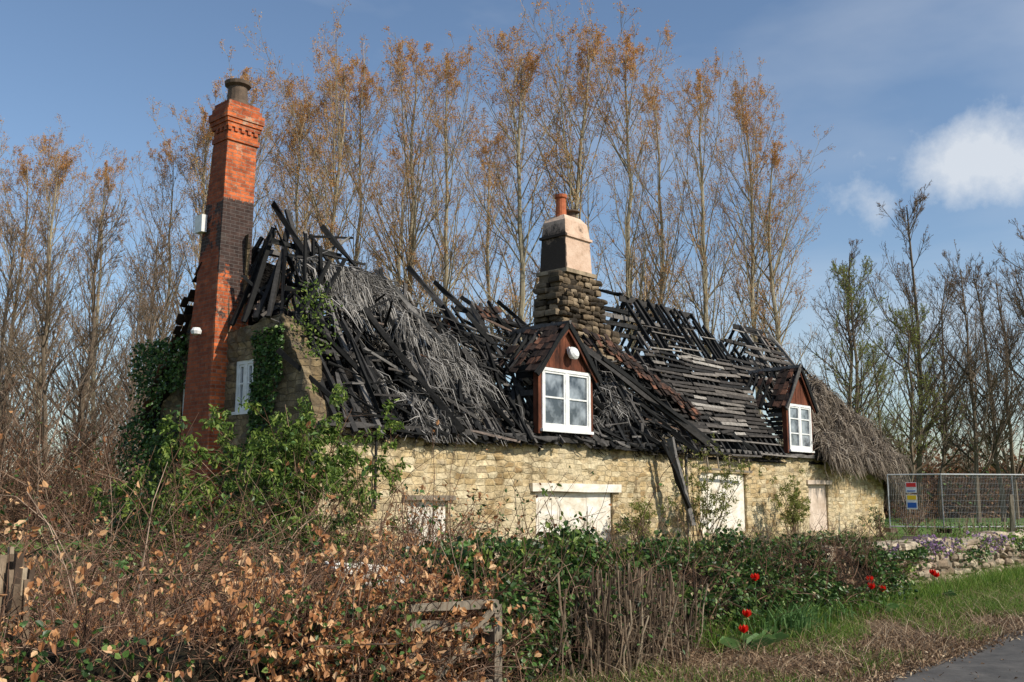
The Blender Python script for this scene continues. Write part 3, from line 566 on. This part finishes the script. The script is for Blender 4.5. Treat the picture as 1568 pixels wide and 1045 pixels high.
for k in range(44):
    x=-78+156*(k+.5)/44+r2.uniform(-1.5,1.5);y=r2.uniform(85,110); pts.append((x,y,r2.uniform(.6,.95) if x<-22 else (r2.uniform(.28,.5) if x<32 else r2.uniform(.5,.75))))
for k in range(16): pts.append((r2.uniform(-34,-15),r2.uniform(44,56),r2.uniform(.5,.75)))
place(bt,'woodland_tree',pts,wood,False)
def tangle(name,cfun,N,L,r,mats,lv=0,leafmat=1,lsize=(.05,.09),K=5,up=.4,drp=-.5,big=False):
    mb=MB(); st,d=cfun(N); l=rng.uniform(*L,N); pts=[st];p=st;d=nrm(d)
    for k in range(K-1): d=nrm(d+rng.normal(0,.18,d.shape)+np.array([0,0,drp/(K-1)])); p=p+d*(l/(K-1))[:,None]; p[:,2]=np.maximum(p[:,2],.02); pts.append(p)
    P=np.stack(pts,1); R=rng.uniform(*r,N)[:,None]*(1-.75*np.linspace(0,1,K))[None]; tubes(mb,P,R,3,0)
    P2,R2,L2=grow(P,np.maximum(R,.003),l,4,.2,1,.35,.7,.1,3,.6); tubes(mb,P2,R2,3,0)
    if lv:
        i=rng.integers(0,len(P2),lv); w=rng.random((lv,1)); c=P2[i,1]*(1-w)+P2[i,2]*w; leaves(mb,c,rng.uniform(*lsize,lv),.65,leafmat if np.isscalar(leafmat) else rng.choice(leafmat,lv),big=big)
    return mb.obj(name,mats)
rng=np.random.default_rng(99)
def cf(x0,x1,y0,y1,z=0.,lean=.6):
    def f(N):
        st=np.stack([rng.uniform(x0,x1,N),rng.uniform(y0,y1,N),np.full(N,z)],-1); d=np.stack([rng.normal(0,lean,N),rng.normal(0,lean,N),np.ones(N)],-1); return st,d
    return f
tangle('woodland_undergrowth',cf(-34,-9,32,50),4200,(2.,7.),(.012,.03),[M['stem'],M['bud3'],M['ivy']],14000,[1,1,2],(.06,.14))
tangle('distant_hedgerow',cf(13,75,70,78),7000,(3.,7.),(.02,.05),[M['stem'],M['bud3'],M['ivy']],34000,[1,1,1,2],(.2,.4))
# ---------------------------------------------------------------- hedges & shrubs
def core(name,s0,s1,q,top,wid,mat):
    ss=np.arange(s0,s1,.12); th=np.linspace(0,np.pi,15)
    SS,TH=np.meshgrid(ss,th,indexing='ij'); tp=np.array([top(s) for s in ss])[:,None]
    Q=q+wid*np.cos(TH); Z=np.sin(TH)**.6*tp; P=S(SS,Q,Z); nn=vn(P,2.)*.10+vn(P,6.)*.06; P=S(SS,Q+np.cos(TH)*nn*1.3,np.maximum(Z+nn,0)*np.minimum(1,np.sin(TH)*9)-.02)
    m=MB(); i,k=np.meshgrid(np.arange(len(ss)-1),np.arange(14),indexing='ij'); b=(i*15+k).ravel(); m.add(P.reshape(-1,3),np.stack([b,b+15,b+16,b+1],-1)); return m,P
hs=lambda s:1.08+.12*f1(s,1.1,3.)
m,P=core('x',-2.5,5.9,-5.85,lambda s:hs(s)*.62,.42,0)
def hf(s0,s1,qc,qw,zf,lo=0.,ln=.55):
    def f(N):
        s=rng.uniform(s0,s1,N);q=qc+rng.uniform(-qw,qw,N); st=S(s,q,rng.uniform(lo,zf,N)); v=np.stack([rng.normal(0,ln,N),rng.normal(0,ln,N)-.15,np.abs(rng.normal(.8,.5,N))],-1); return st,v
    return f
def add_tangle(mb,cfun,N,L,r,K=5,drp=-.3,mat=0,kids=4,kl=.4):
    st,d=cfun(N); l=rng.uniform(*L,N); pts=[st];p=st;d=nrm(d)
    for k in range(K-1): d=nrm(d+rng.normal(0,.2,d.shape)+np.array([0,0,drp/(K-1)])); p=p+d*(l/(K-1))[:,None]; p[:,2]=np.maximum(p[:,2],.02); pts.append(p)
    P=np.stack(pts,1); R=rng.uniform(*r,N)[:,None]*(1-.7*np.linspace(0,1,K))[None]; tubes(mb,P,R,4,mat)
    P2,R2,L2=grow(P,np.maximum(R,.0025),l,kids,.15,1,kl,.75,.1,3,.6); tubes(mb,P2,R2,3,mat); return P,P2
_,T2=add_tangle(m,hf(-2.5,6.0,-5.8,.45,.55),3600,(.35,.9),(.003,.008),mat=1)
def clumps(T,N,fun):
    c=T[:,2]; k=fun(c); i=rng.choice(np.nonzero(k)[0],N); w=rng.random((N,1)); return T[i,1]*(1-w)+T[i,2]*w+rng.normal(0,.012,(N,3))
cz=clumps(T2,13500,lambda c:(vn(c,1.7,4.)+.6*vn(c,5.,4.)>.28)&(c[:,2]>.2)); leaves(m,cz,rng.uniform(.03,.07,len(cz)),.62,2,big=True,D=np.tile([[.0,-.3,-.5]],(len(cz),1)))
cz=clumps(T2,2500,lambda c:c[:,2]>.1); leaves(m,cz,rng.uniform(.025,.055,len(cz)),.6,2,big=True)
cz=clumps(T2,7500,lambda c:(vn(c,1.5,14.)>.05)&(c[:,2]<.9)); leaves(m,cz,rng.uniform(.025,.05,len(cz)),.8,3,big=True)
m.obj('beech_hedge',[M['core'],M['stem'],M['beech'],M['ivy']])
it=lambda s:np.interp(s,[5.6,6.3,9,11,13,14],[.98,1.0,.88,.86,.78,.7])+.08*f1(s,1.6,7.)
m,P=core('x',5.6,13.6,-5.95,lambda s:it(s)-.06,.52,0)
def surf(s0,s1,N,top,q0=-5.95,wid=.52):
    s=rng.uniform(s0,s1,N); th=rng.uniform(0.02,np.pi*.72,N); z=np.sin(th)**.6*np.array([top(x) for x in s]); q=q0+wid*np.cos(th)*1.05; p=S(s,q,z); nn=vn(p,2.)*.12+vn(p,6.)*.08+np.abs(rng.normal(0,.07,N)); out=S(0*s,np.cos(th),np.sin(th)); return p+out*nn[:,None],out
p,out=surf(5.6,13.7,24000,it); k=(vn(p,1.4,31.)+.5*vn(p,4.,3.)>-.22); p=p[k];out=out[k]; leaves(m,p,rng.uniform(.025,.07,len(p)),.85,1,D=out*.5+np.array([0,-.1,-.5]),big=True)
_,T2=add_tangle(m,hf(5.6,13.6,-5.72,.42,.82),1900,(.3,.7),(.0025,.006),mat=2)
p,out=surf(5.6,13.7,2500,it); leaves(m,p,rng.uniform(.03,.055,len(p)),.6,3,big=True)
for (s,h) in [(6.9,.45),(7.3,.3),(8.0,.3),(6.3,.35),(5.9,.3),(9.1,.25)]:
    N=9; st=S(s+rng.normal(0,.12,N),-5.85+rng.normal(0,.1,N),.80); e=st+np.stack([rng.normal(0,.15,N),rng.normal(0,.1,N),rng.uniform(.6,1,N)*h],-1); tubes(m,line(st,e,3),.004,3,2); i=rng.integers(0,N,120); w=rng.random((120,1)); leaves(m,st[i]*(1-w)+e[i]*w,rng.uniform(.05,.1,120),.5,4,big=True)
p,out=surf(5.7,9,1200,it); k=vn(p,2.,77.)>.15; p=p[k]; leaves(m,p,rng.uniform(.05,.09,len(p)),.5,4,big=True)
m.obj('ivy_hedge',[M['core'],M['ivy'],M['stem'],M['litter'],M['elder']])
m=MB(); N=380; s=rng.normal(7.35,.42,N);q=-5.28+rng.normal(0,.1,N); st=S(s,q,0); l=rng.uniform(.35,.9,N); e=st+np.stack([rng.normal(0,.09,N),rng.normal(0,.08,N),l],-1); tubes(m,line(st,e,4)+rng.normal(0,.012,(N,4,3)),(rng.uniform(.003,.010,N)[:,None]),5,0)
_,T2=add_tangle(m,lambda N:(S(rng.normal(7.35,.40,N),-5.3+rng.normal(0,.12,N),rng.uniform(.1,.5,N)),rng.normal(0,1,(N,3))+np.array([0,0,1.2])),700,(.2,.45),(.002,.004),mat=0); leaves(m,T2[rng.integers(0,len(T2),500),2],rng.uniform(.03,.06,500),.6,1,big=True); m.obj('cut_dry_shrub',[M['drystem'],M['ivy']])
m=MB(); _,T2=add_tangle(m,lambda N:(S(rng.uniform(1.,10.5,N),rng.uniform(-14,-7,N),0),np.stack([rng.normal(0,.5,N),rng.normal(0,.5,N),np.ones(N)],-1)),2600,(.9,2.4),(.004,.010),drp=-1.3,K=6,kids=4,kl=.3)
c=clumps(T2,5000,lambda c:vn(c,.9,3.)>.0); leaves(m,c,rng.uniform(.04,.08,len(c)),.6,1,big=True); c=clumps(T2,9000,lambda c:vn(c,.9,23.)>.05); leaves(m,c,rng.uniform(.04,.08,len(c)),.6,2); m.obj('bramble_thicket',[M['stem'],M['beech'],M['ivy']])
m=MB(); _,T2=add_tangle(m,lambda N:(S(rng.uniform(9,30,N),rng.uniform(-15.3,-6.6,N),0),np.stack([rng.normal(0,.5,N),rng.normal(0,.5,N),np.ones(N)],-1)),2600,(.4,.9),(.003,.008),drp=-.9,K=5,kids=4,kl=.3)
c=clumps(T2,9000,lambda c:vn(c,.9,23.)>-.2); leaves(m,c,rng.uniform(.04,.08,len(c)),.4,1); m.obj('garden_weeds',[M['drystem'],M['grass']])
def shrub(name,c,h,sp,nst,nl,ls,mats,up=.9,cl=0.):
    m=MB(); N=nst; st=np.tile(np.array(c,float),(N,1))+rng.normal(0,.12,(N,3))*np.array([1,1,0]); az=rng.uniform(0,6.28,N); le=rng.uniform(0,1,N)**.7*sp/h; d=nrm(np.stack([np.cos(az)*le,np.sin(az)*le,np.ones(N)*up],-1)); l=h*rng.uniform(.55,1.05,N); pts=[st];p=st
    for k in range(5): d=nrm(d+rng.normal(0,.10,d.shape)+np.array([0,0,-.04])); p=p+d*(l/5)[:,None]; pts.append(p)
    P=np.stack(pts,1); R=rng.uniform(.01,.02,N)[:,None]*(1-.75*np.linspace(0,1,6))[None]; tubes(m,P,R,4,0)
    P2,R2,L2=grow(P,R,l,7,.25,1,.35,.7,.2,4,.6); tubes(m,P2,R2,3,0); P3,R3,L3=grow(P2,R2,L2,3,.2,1,.5,.7,.2,3,.6); tubes(m,P3,R3,3,0)
    if nl:
        k=np.nonzero(vn(P3[:,2],1.3,c[0]+7.)>-.35+cl)[0]; i=rng.choice(k,nl); w=rng.random((nl,1)); q=P3[i,1]*(1-w)+P3[i,2]*w+rng.normal(0,.03,(nl,3)); leaves(m,q,rng.uniform(*ls,nl),.45,1,big=True,D=np.tile([[.1,-.2,-.3]],(nl,1)))
    return m.obj(name,mats)
shrub('elder_shrub',S(9.9,-13.9),3.1,1.9,36,9500,(.06,.13),[M['stem'],M['elder']])
shrub('elder_shrub',S(8.2,-14.6),2.4,1.4,16,3000,(.06,.12),[M['stem'],M['elder']])
shrub('elder_shrub',S(9.6,-12.2),1.9,1.2,14,2500,(.06,.11),[M['stem'],M['elder']])
shrub('bare_shrub',S(12.6,-13.9),1.9,1.1,16,150,(.04,.07),[M['stem'],M['beech']])
shrub('bare_shrub',S(9.6,-10.5),1.7,1.3,22,250,(.05,.09),[M['stem'],M['beech']])
shrub('bare_shrub',S(7.2,-7.6),1.25,.8,26,700,(.05,.08),[M['stem'],M['beech']])
def H2(a,b): return S(S0+a,QF-b)
shrub('wall_shrub',H2(9.8,-.6),1.5,.6,14,1400,(.05,.09),[M['drystem'],M['yel']])
shrub('wall_shrub',H2(12.7,-.7),2.9,.8,16,2600,(.05,.09),[M['drystem'],M['yel']])
shrub('wall_shrub',H2(17.9,-.8),2.2,.9,16,2200,(.05,.09),[M['drystem'],M['yel']])
shrub('wall_shrub',H2(24.8,-.8),1.3,1.2,14,500,(.05,.09),[M['stem'],M['ivy']])
shrub('wall_shrub',H2(28.3,-.6),2.2,1.6,24,900,(.05,.09),[M['stem'],M['bud3']])
shrub('garden_shrub',S(10.2,-8.2),1.5,.5,8,160,(.06,.1),[M['stem'],M['elder']])
m=MB()
def ivyw(N,b0,b1,z0,z1,bul,th=-.25):
    b=rng.uniform(b0,b1,N);z=rng.uniform(z0,z1,N); p=np.stack([-.06-bul*np.abs(rng.normal(0,1,N))*np.clip(1.2-z/z1,0.05,1),b,z],-1); k=vn(p,1.1,2.)+.5*vn(p,3.)>th; return p[k]
for args in ((2200,1.2,2.3,2.2,5.0,.07,.0),(9000,4.9,7.3,0,5.2,.45,-.1),(2500,.1,3.3,0,2.6,.12)):
    p=ivyw(*args); leaves(m,p,rng.uniform(.05,.10,len(p)),.8,0,D=np.tile([[-.4,0,-.5]],(len(p),1)),big=True)
N=420; z=rng.uniform(4.3,5.9,N); p=np.stack([rng.normal(.4,.2,N),rng.normal(.9,.25,N),z],-1); leaves(m,p,rng.uniform(.05,.1,N),.6,1,big=True)
m.obj('climbing_ivy',[M['ivy'],M['elder']],house)
# ---------------------------------------------------------------- stone garden wall
m=MB()
stones(m,0,12.2,34,0.,.72,lambda V:S(V[:,0],-5.95-V[:,1],V[:,2]+.03*np.sin(V[:,0]*1.7)),6,.42,.12,.4,.3)
stones(m,0,12.4,34,.68,.82,lambda V:S(V[:,0],-5.95-V[:,1],V[:,2]+.03*np.sin(V[:,0]*1.7)),1,.4,.15,.5,.35)
P=np.array([(12.2,-6.08),(34,-6.08),(34,-5.80),(12.2,-5.80)]); hexa(m,np.concatenate([S(P[:,0],P[:,1],0.),S(P[:,0],P[:,1],.62)])[[0,3,2,1,4,7,6,5]],1)
m.obj('stone_garden_wall',[M['gwall'],M['wood']])
m=MB()
for (s0,s1,mt,N,zz) in ((13,15.5,0,2300,.72),(15.5,17,1,700,.82),(13.2,14.4,1,350,.79),(18.2,19.4,1,400,.80),(12.3,15,2,1400,.5),(15,24,2,900,.80),(17,18.5,0,500,.6),(20,21,0,500,.7)):
    s=rng.uniform(s0,s1,N); z=zz-np.abs(rng.normal(0,.12,N)); p=S(s,-5.72+rng.normal(0,.07,N)-.2*(z>zz-.05),z+.05); k=vn(p,2.5,3.)>-.2; p=p[k]; leaves(m,p,rng.uniform(.03,.07,len(p)),.7,mt,big=True)
m.obj('wall_top_plants',[M['ivy'],M['purple'],M['grass']])
# ---------------------------------------------------------------- verge
m=MB()
def blades(N,s0,s1,q0,q1,h,w,mat,lean=.35,dens=None):
    s=rng.uniform(s0,s1,N);q=rng.uniform(q0,q1,N); p=S(s,q,0.)
    if dens is not None: k=dens(p,s,q); p=p[k]
    N=len(p); az=rng.uniform(0,6.28,N); hh=rng.uniform(*h,N)[:,None]; si=np.stack([np.cos(az),np.sin(az),az*0],-1)*w; ln=rng.normal(0,lean,(N,3))*np.array([1,1,0])*hh
    V=np.stack([p-si,p+si,p+si*.7+ln*.35+hh*[0,0,.6],p-si*.7+ln*.35+hh*[0,0,.6],p+ln+hh*[0,0,1]],1); b=np.arange(N)[:,None]*5
    m.add(V.reshape(-1,3),b+np.array([[0,1,2,3]]),mat); m.f.append((b+np.array([[3,2,4]])+m.n-5*N,mat))
blades(80000,9,34,-5.7,-3.6,(.05,.19),.0045,0,.4,lambda p,s,q:.8*vn(p,.9,3.)+.3*vn(p,3.,3.)+.3*(s-11.)/3-.35*(q+4.7)>-.1)
blades(16000,2,13,-5.5,-3.6,(.04,.14),.004,0,.4,lambda p,s,q:vn(p,1.2,8.)>0)
blades(8000,4,22,-5.6,-3.4,(.08,.25),.003,1,1.8)
blades(16000,8.5,30,-6,-5.1,(.15,.40),.005,0,.4)
N=9000; p=S(rng.uniform(3,16,N),-3.35-np.abs(rng.normal(0,.8,N)),rng.uniform(.01,.04,N)); leaves(m,p,rng.uniform(.02,.06,N),.5,1,up=3.)
N=10000; p=S(rng.uniform(5,11,N),rng.uniform(-5.4,-3.4,N),rng.uniform(.01,.06,N)); leaves(m,p,rng.uniform(.02,.07,N),.3,1,up=3.)
N=700; p=S(rng.uniform(3,20,N),rng.uniform(-3.4,-1.5,N),.015); leaves(m,p,rng.uniform(.02,.05,N),.5,1,up=3.)
m.obj('verge_grass',[M['grass'],M['litter']])
m=MB()
for (s,q,N) in ((9.95,-5.15,190),(10.3,-5.2,150),(9.5,-5.2,60),(11.3,-5.2,50),(10.8,-5.3,80)):
    az=rng.uniform(0,6.28,N); l=rng.uniform(.25,.48,N); st=S(s+rng.normal(0,.16,N),q+rng.normal(0,.1,N),0); dr=np.stack([np.cos(az),np.sin(az),az*0],-1)*(l*rng.uniform(.1,.6,N))[:,None]; si=np.stack([-np.sin(az),np.cos(az),az*0],-1)*.008
    pts=[st,st+dr*.3+np.stack([az*0,az*0,l*.6],-1),st+dr+np.stack([az*0,az*0,l*rng.uniform(.5,.95,N)],-1)]
    V=np.stack([pts[0]-si,pts[0]+si,pts[1]+si,pts[1]-si,pts[2]+si*.3,pts[2]-si*.3],1); b=np.arange(N)[:,None]*6; m.add(V.reshape(-1,3),np.concatenate([b+[[0,1,2,3]],b+[[3,2,4,5]]]),0)
m.obj('daffodil_clump',[M['daff']])
def tulip(s,q,h,nl=5):
    m=MB(); b=S(s,q,0.); lean=rng.normal(0,.04,2); tp=b+np.array([lean[0],lean[1],h]); tubes(m,line(b,tp,4),.006,5,0)
    for k in range(6):
        az=k*1.047+.2; o=np.array([math.cos(az),math.sin(az),0]); s_=np.array([-math.sin(az),math.cos(az),0]); r=.030 if k%2 else .036
        V=[tp,tp+o*r+s_*.026+[0,0,.03],tp+o*r*1.2+s_*.017+[0,0,.06],tp+o*r*.9+[0,0,.085],tp+o*r*1.2-s_*.017+[0,0,.06],tp+o*r-s_*.026+[0,0,.03]]; m.add(V,[[0,1,2,3],[0,3,4,5]],1)
    for k in range(nl):
        az=rng.uniform(0,6.28); o=np.array([math.cos(az),math.sin(az),0]); s_=np.array([-math.sin(az),math.cos(az),0]); l=rng.uniform(.2,.32)
        V=[b,b+o*l*.35+s_*.04+[0,0,l*.5],b+o*l*.8+s_*.03+[0,0,l*.65],b+o*l*1.1+[0,0,l*.5],b+o*l*.8-s_*.03+[0,0,l*.65],b+o*l*.35-s_*.04+[0,0,l*.5]]; m.add(V,[[0,1,2,3],[0,3,4,5]],0)
    m.obj('tulip',[M['daff'],M['red']])
for a_ in [(9.2,-5.05,.30),(9.6,-5.3,.62),(8.8,-5.0,.2),(12.4,-5.2,.36),(12.65,-5.3,.42),(12.75,-5.2,.3),(12.55,-5.4,.25),(14.6,-5.3,.4),(14.8,-5.25,.35),(20.6,-5.4,.4)]: tulip(*a_)
gate=MB()
hexa(gate,np.concatenate([S(np.array([5.55,5.63,5.63,5.55]),np.array([-5.22,-5.22,-5.32,-5.32]),z) for z in (0.,.70)]))
for z,zz in ((.2,.13),(.40,.36),(.62,.54),(.74,.70)): beams(gate,line(S(4.75,-5.27,z),S(5.6,-5.24,zz),5),.022,.06,0,.005)
beams(gate,line(S(4.85,-5.24,.15),S(5.55,-5.21,.70),3),.02,.05,0,.003); gate.obj('broken_wooden_gate',[M['wood']])
m=MB()
_,T2=add_tangle(m,hf(4.2,5.9,-5.25,.10,.4),200,(.3,.6),(.0025,.005),mat=0); cz=clumps(T2,500,lambda c:vn(c,2.,4.)>0); leaves(m,cz,rng.uniform(.04,.07,len(cz)),.6,1,big=True); m.obj('hedge_outgrowth',[M['stem'],M['beech']])
m=MB(); box(m,-.5,.5,-.3,.3,0,.02); 
for x in (-.4,0,.4): box(m,x-.04,x+.04,-.28,.28,.021,.045)
o=m.obj('discarded_board',[M['board']]); o.location=tuple(S(7.4,-8.8,.62)); o.rotation_euler=(.35,.1,HA)
m=MB(); N=14; s=2.42+rng.normal(0,.06,N); q=-6.1+rng.normal(0,.05,N); st=S(s,q,0.); e=st+np.stack([rng.normal(0,.03,N),rng.normal(0,.03,N),rng.uniform(1.0,1.2,N)],-1); tubes(m,line(st,e,4)+rng.normal(0,.01,(N,4,3)),rng.uniform(.015,.03,N)[:,None],6,0); m.obj('cut_hedge_stump',[M['drystem']])
# ---------------------------------------------------------------- temporary fence
def fence_panel(p0,p1,zb):
    m=MB(); p0=np.array([*p0,0.]);p1=np.array([*p1,0.]); up=np.array([0,0,1.])
    fr=[[p0+up*.15,p0+up*2.0],[p1+up*.15,p1+up*2.0],[p0+up*2.0,p1+up*2.0],[p0+up*.2,p1+up*.2]]
    tubes(m,np.array(fr),.024,8,0); L=np.linalg.norm(p1-p0)
    k=np.arange(.05,L,.06)/L; a=p0+(p1-p0)*k[:,None]; tubes(m,line(a+up*.2,a+up*2.0),.0022,3,0)
    z=np.arange(.3,2.,.2); tubes(m,line(p0+up*z[:,None],p1+up*z[:,None]),.0022,3,0)
    for p in (p0,p1): box(m,p[0]-.12,p[0]+.12,p[1]-.35,p[1]+.35,0,.15,1)
    m.obj('site_fence_panel',[M['grey'],M['gwall']]).location=(0,0,zb)
P=[(13.3,35.6),(14.85,34.8),(17.6,35.4),(20.5,36.2),(23.4,37)]
for a_,b_ in zip(P[:-1],P[1:]): fence_panel(a_,b_,.25)
m=MB(); 
def quad(x0,x1,z0,z1,mt,yo=0.):
    y=lambda x:35.6+(x-13.3)*(-.8/1.55)-.05-yo; box_=[(x0,y(x0),z0),(x1,y(x1),z0),(x1,y(x1)+.01,z0),(x0,y(x0)+.01,z0),(x0,y(x0),z1),(x1,y(x1),z1),(x1,y(x1)+.01,z1),(x0,y(x0)+.01,z1)]; hexa(m,box_,mt)
def flat(name,c,r=.5): n=NT(name); f=n.noise(n.map(),5,3); return n.fin(n.mix(f,tuple(x*.85 for x in c),c),r,.3)
mr=flat('sign_red',(.6,.03,.03)); my=flat('sign_yellow',(.75,.5,.02)); mbl=flat('sign_blue',(.02,.1,.4)); mw=flat('sign_white',(.75,.75,.75))
quad(13.8,14.12,1.62,1.98,3); quad(13.82,14.10,1.82,1.96,0,.011); quad(13.84,14.08,1.66,1.7,2,.011); quad(13.8,14.12,1.05,1.55,3); quad(13.83,14.09,1.38,1.53,1,.011); quad(13.83,14.09,1.1,1.28,2,.011)
m.obj('safety_sign',[mr,my,mbl,mw])
m=MB(); beams(m,line((16.3,33.,0),(16.35,33.,1.55),4),.1,.1,0,.008); m.obj('wooden_post',[M['wood']])
m=MB(); N=500; st=np.stack([rng.uniform(13.5,24,N),rng.uniform(33.8,35,N),np.zeros(N)],-1); e=st+np.stack([rng.normal(0,.1,N),rng.normal(0,.1,N),rng.uniform(.3,.9,N)],-1); tubes(m,line(st,e,3),.008,3,0); p=st[rng.integers(0,N,3000)]+rng.normal(0,.15,(3000,3))*[1,1,0]+np.stack([np.zeros(3000),np.zeros(3000),rng.uniform(0,.6,3000)],-1); leaves(m,p,.08,.5,1); m.obj('fence_weeds',[M['drystem'],M['ivy']])
# ---------------------------------------------------------------- world, sun, camera
el=math.radians(38); az=math.atan2(.86,-.51)
w=bpy.data.worlds.new('World'); scene.world=w; w.use_nodes=True; t=w.node_tree; t.nodes.clear()
out=t.nodes.new('ShaderNodeOutputWorld'); bg=t.nodes.new('ShaderNodeBackground'); sky=t.nodes.new('ShaderNodeTexSky'); sky.sky_type='NISHITA'; sky.sun_disc=False; sky.sun_elevation=el; sky.sun_rotation=az
sky.air_density=1.05; sky.dust_density=.5; sky.ozone_density=2.4
bg.inputs[1].default_value=.135
tc=t.nodes.new('ShaderNodeTexCoord')
def N_(ty,**k):
    x=t.nodes.new(ty)
    for a_,b_ in k.items(): setattr(x,a_,b_)
    return x
mp=N_('ShaderNodeMapping'); mp.inputs['Scale'].default_value=(1.0,1.0,3.2); mp.inputs['Location'].default_value=(3.1,0,0); t.links.new(tc.outputs['Generated'],mp.inputs[0])
nz=N_('ShaderNodeTexNoise'); nz.inputs['Scale'].default_value=1.8; nz.inputs['Detail'].default_value=6; nz.inputs['Roughness'].default_value=.5; nz.inputs['Distortion'].default_value=.3; t.links.new(mp.outputs[0],nz.inputs['Vector'])
rp=N_('ShaderNodeValToRGB'); rp.color_ramp.elements[0].position=.46; rp.color_ramp.elements[0].color=(0,0,0,1); rp.color_ramp.elements[1].position=.74; rp.color_ramp.elements[1].color=(.45,.45,.45,1); t.links.new(nz.outputs[0],rp.inputs[0])
dv=np.array([.485,1.,.347]); dv/=np.linalg.norm(dv)
sb=N_('ShaderNodeVectorMath',operation='SUBTRACT'); sb.inputs[1].default_value=tuple(dv); t.links.new(tc.outputs['Generated'],sb.inputs[0])
m2=N_('ShaderNodeMapping'); m2.inputs['Scale'].default_value=(1,1,2.3); t.links.new(sb.outputs[0],m2.inputs[0])
ln=N_('ShaderNodeVectorMath',operation='LENGTH'); t.links.new(m2.outputs[0],ln.inputs[0])
n3=N_('ShaderNodeTexNoise'); n3.inputs['Scale'].default_value=13; n3.inputs['Detail'].default_value=7; n3.inputs['Roughness'].default_value=.62; t.links.new(tc.outputs['Generated'],n3.inputs['Vector'])
ma=N_('ShaderNodeMath',operation='MULTIPLY_ADD'); ma.inputs[1].default_value=-.30; t.links.new(n3.outputs[0],ma.inputs[0]); t.links.new(ln.outputs['Value'],ma.inputs[2])
r3=N_('ShaderNodeValToRGB'); r3.color_ramp.elements[0].position=.0; r3.color_ramp.elements[0].color=(.85,.85,.85,1); r3.color_ramp.elements[1].position=.10; r3.color_ramp.elements[1].color=(0,0,0,1)
sh=N_('ShaderNodeMath',operation='ADD'); sh.inputs[1].default_value=.14; t.links.new(ma.outputs[0],sh.inputs[0]); t.links.new(sh.outputs[0],r3.inputs[0])
mx=N_('ShaderNodeMath',operation='MAXIMUM'); t.links.new(rp.outputs[0],mx.inputs[0]); t.links.new(r3.outputs[0],mx.inputs[1])
mi=N_('ShaderNodeMix',data_type='RGBA'); t.links.new(mx.outputs[0],mi.inputs[0]); t.links.new(sky.outputs[0],mi.inputs[6]); mi.inputs[7].default_value=(5.6,5.9,6.3,1)
t.links.new(mi.outputs[2],bg.inputs[0]); t.links.new(bg.outputs[0],out.inputs[0])
sd=Vector((math.sin(az)*math.cos(el),math.cos(az)*math.cos(el),math.sin(el)))
L=bpy.data.lights.new('sun','SUN'); L.energy=5.0; L.angle=math.radians(.5); L.color=(1,.93,.80); lo=bpy.data.objects.new('sun',L); lo.rotation_euler=sd.to_track_quat('Z','Y').to_euler(); scene.collection.objects.link(lo)
cam=bpy.data.cameras.new('camera'); cam.lens=35; cam.sensor_width=36; cam.clip_end=2000; co=bpy.data.objects.new('camera',cam); co.location=(0,0,1.5); co.rotation_euler=(math.radians(90+8.86),0,0); scene.collection.objects.link(co); scene.camera=co
scene.view_settings.view_transform='Standard'; scene.view_settings.look='None'; scene.view_settings.exposure=0
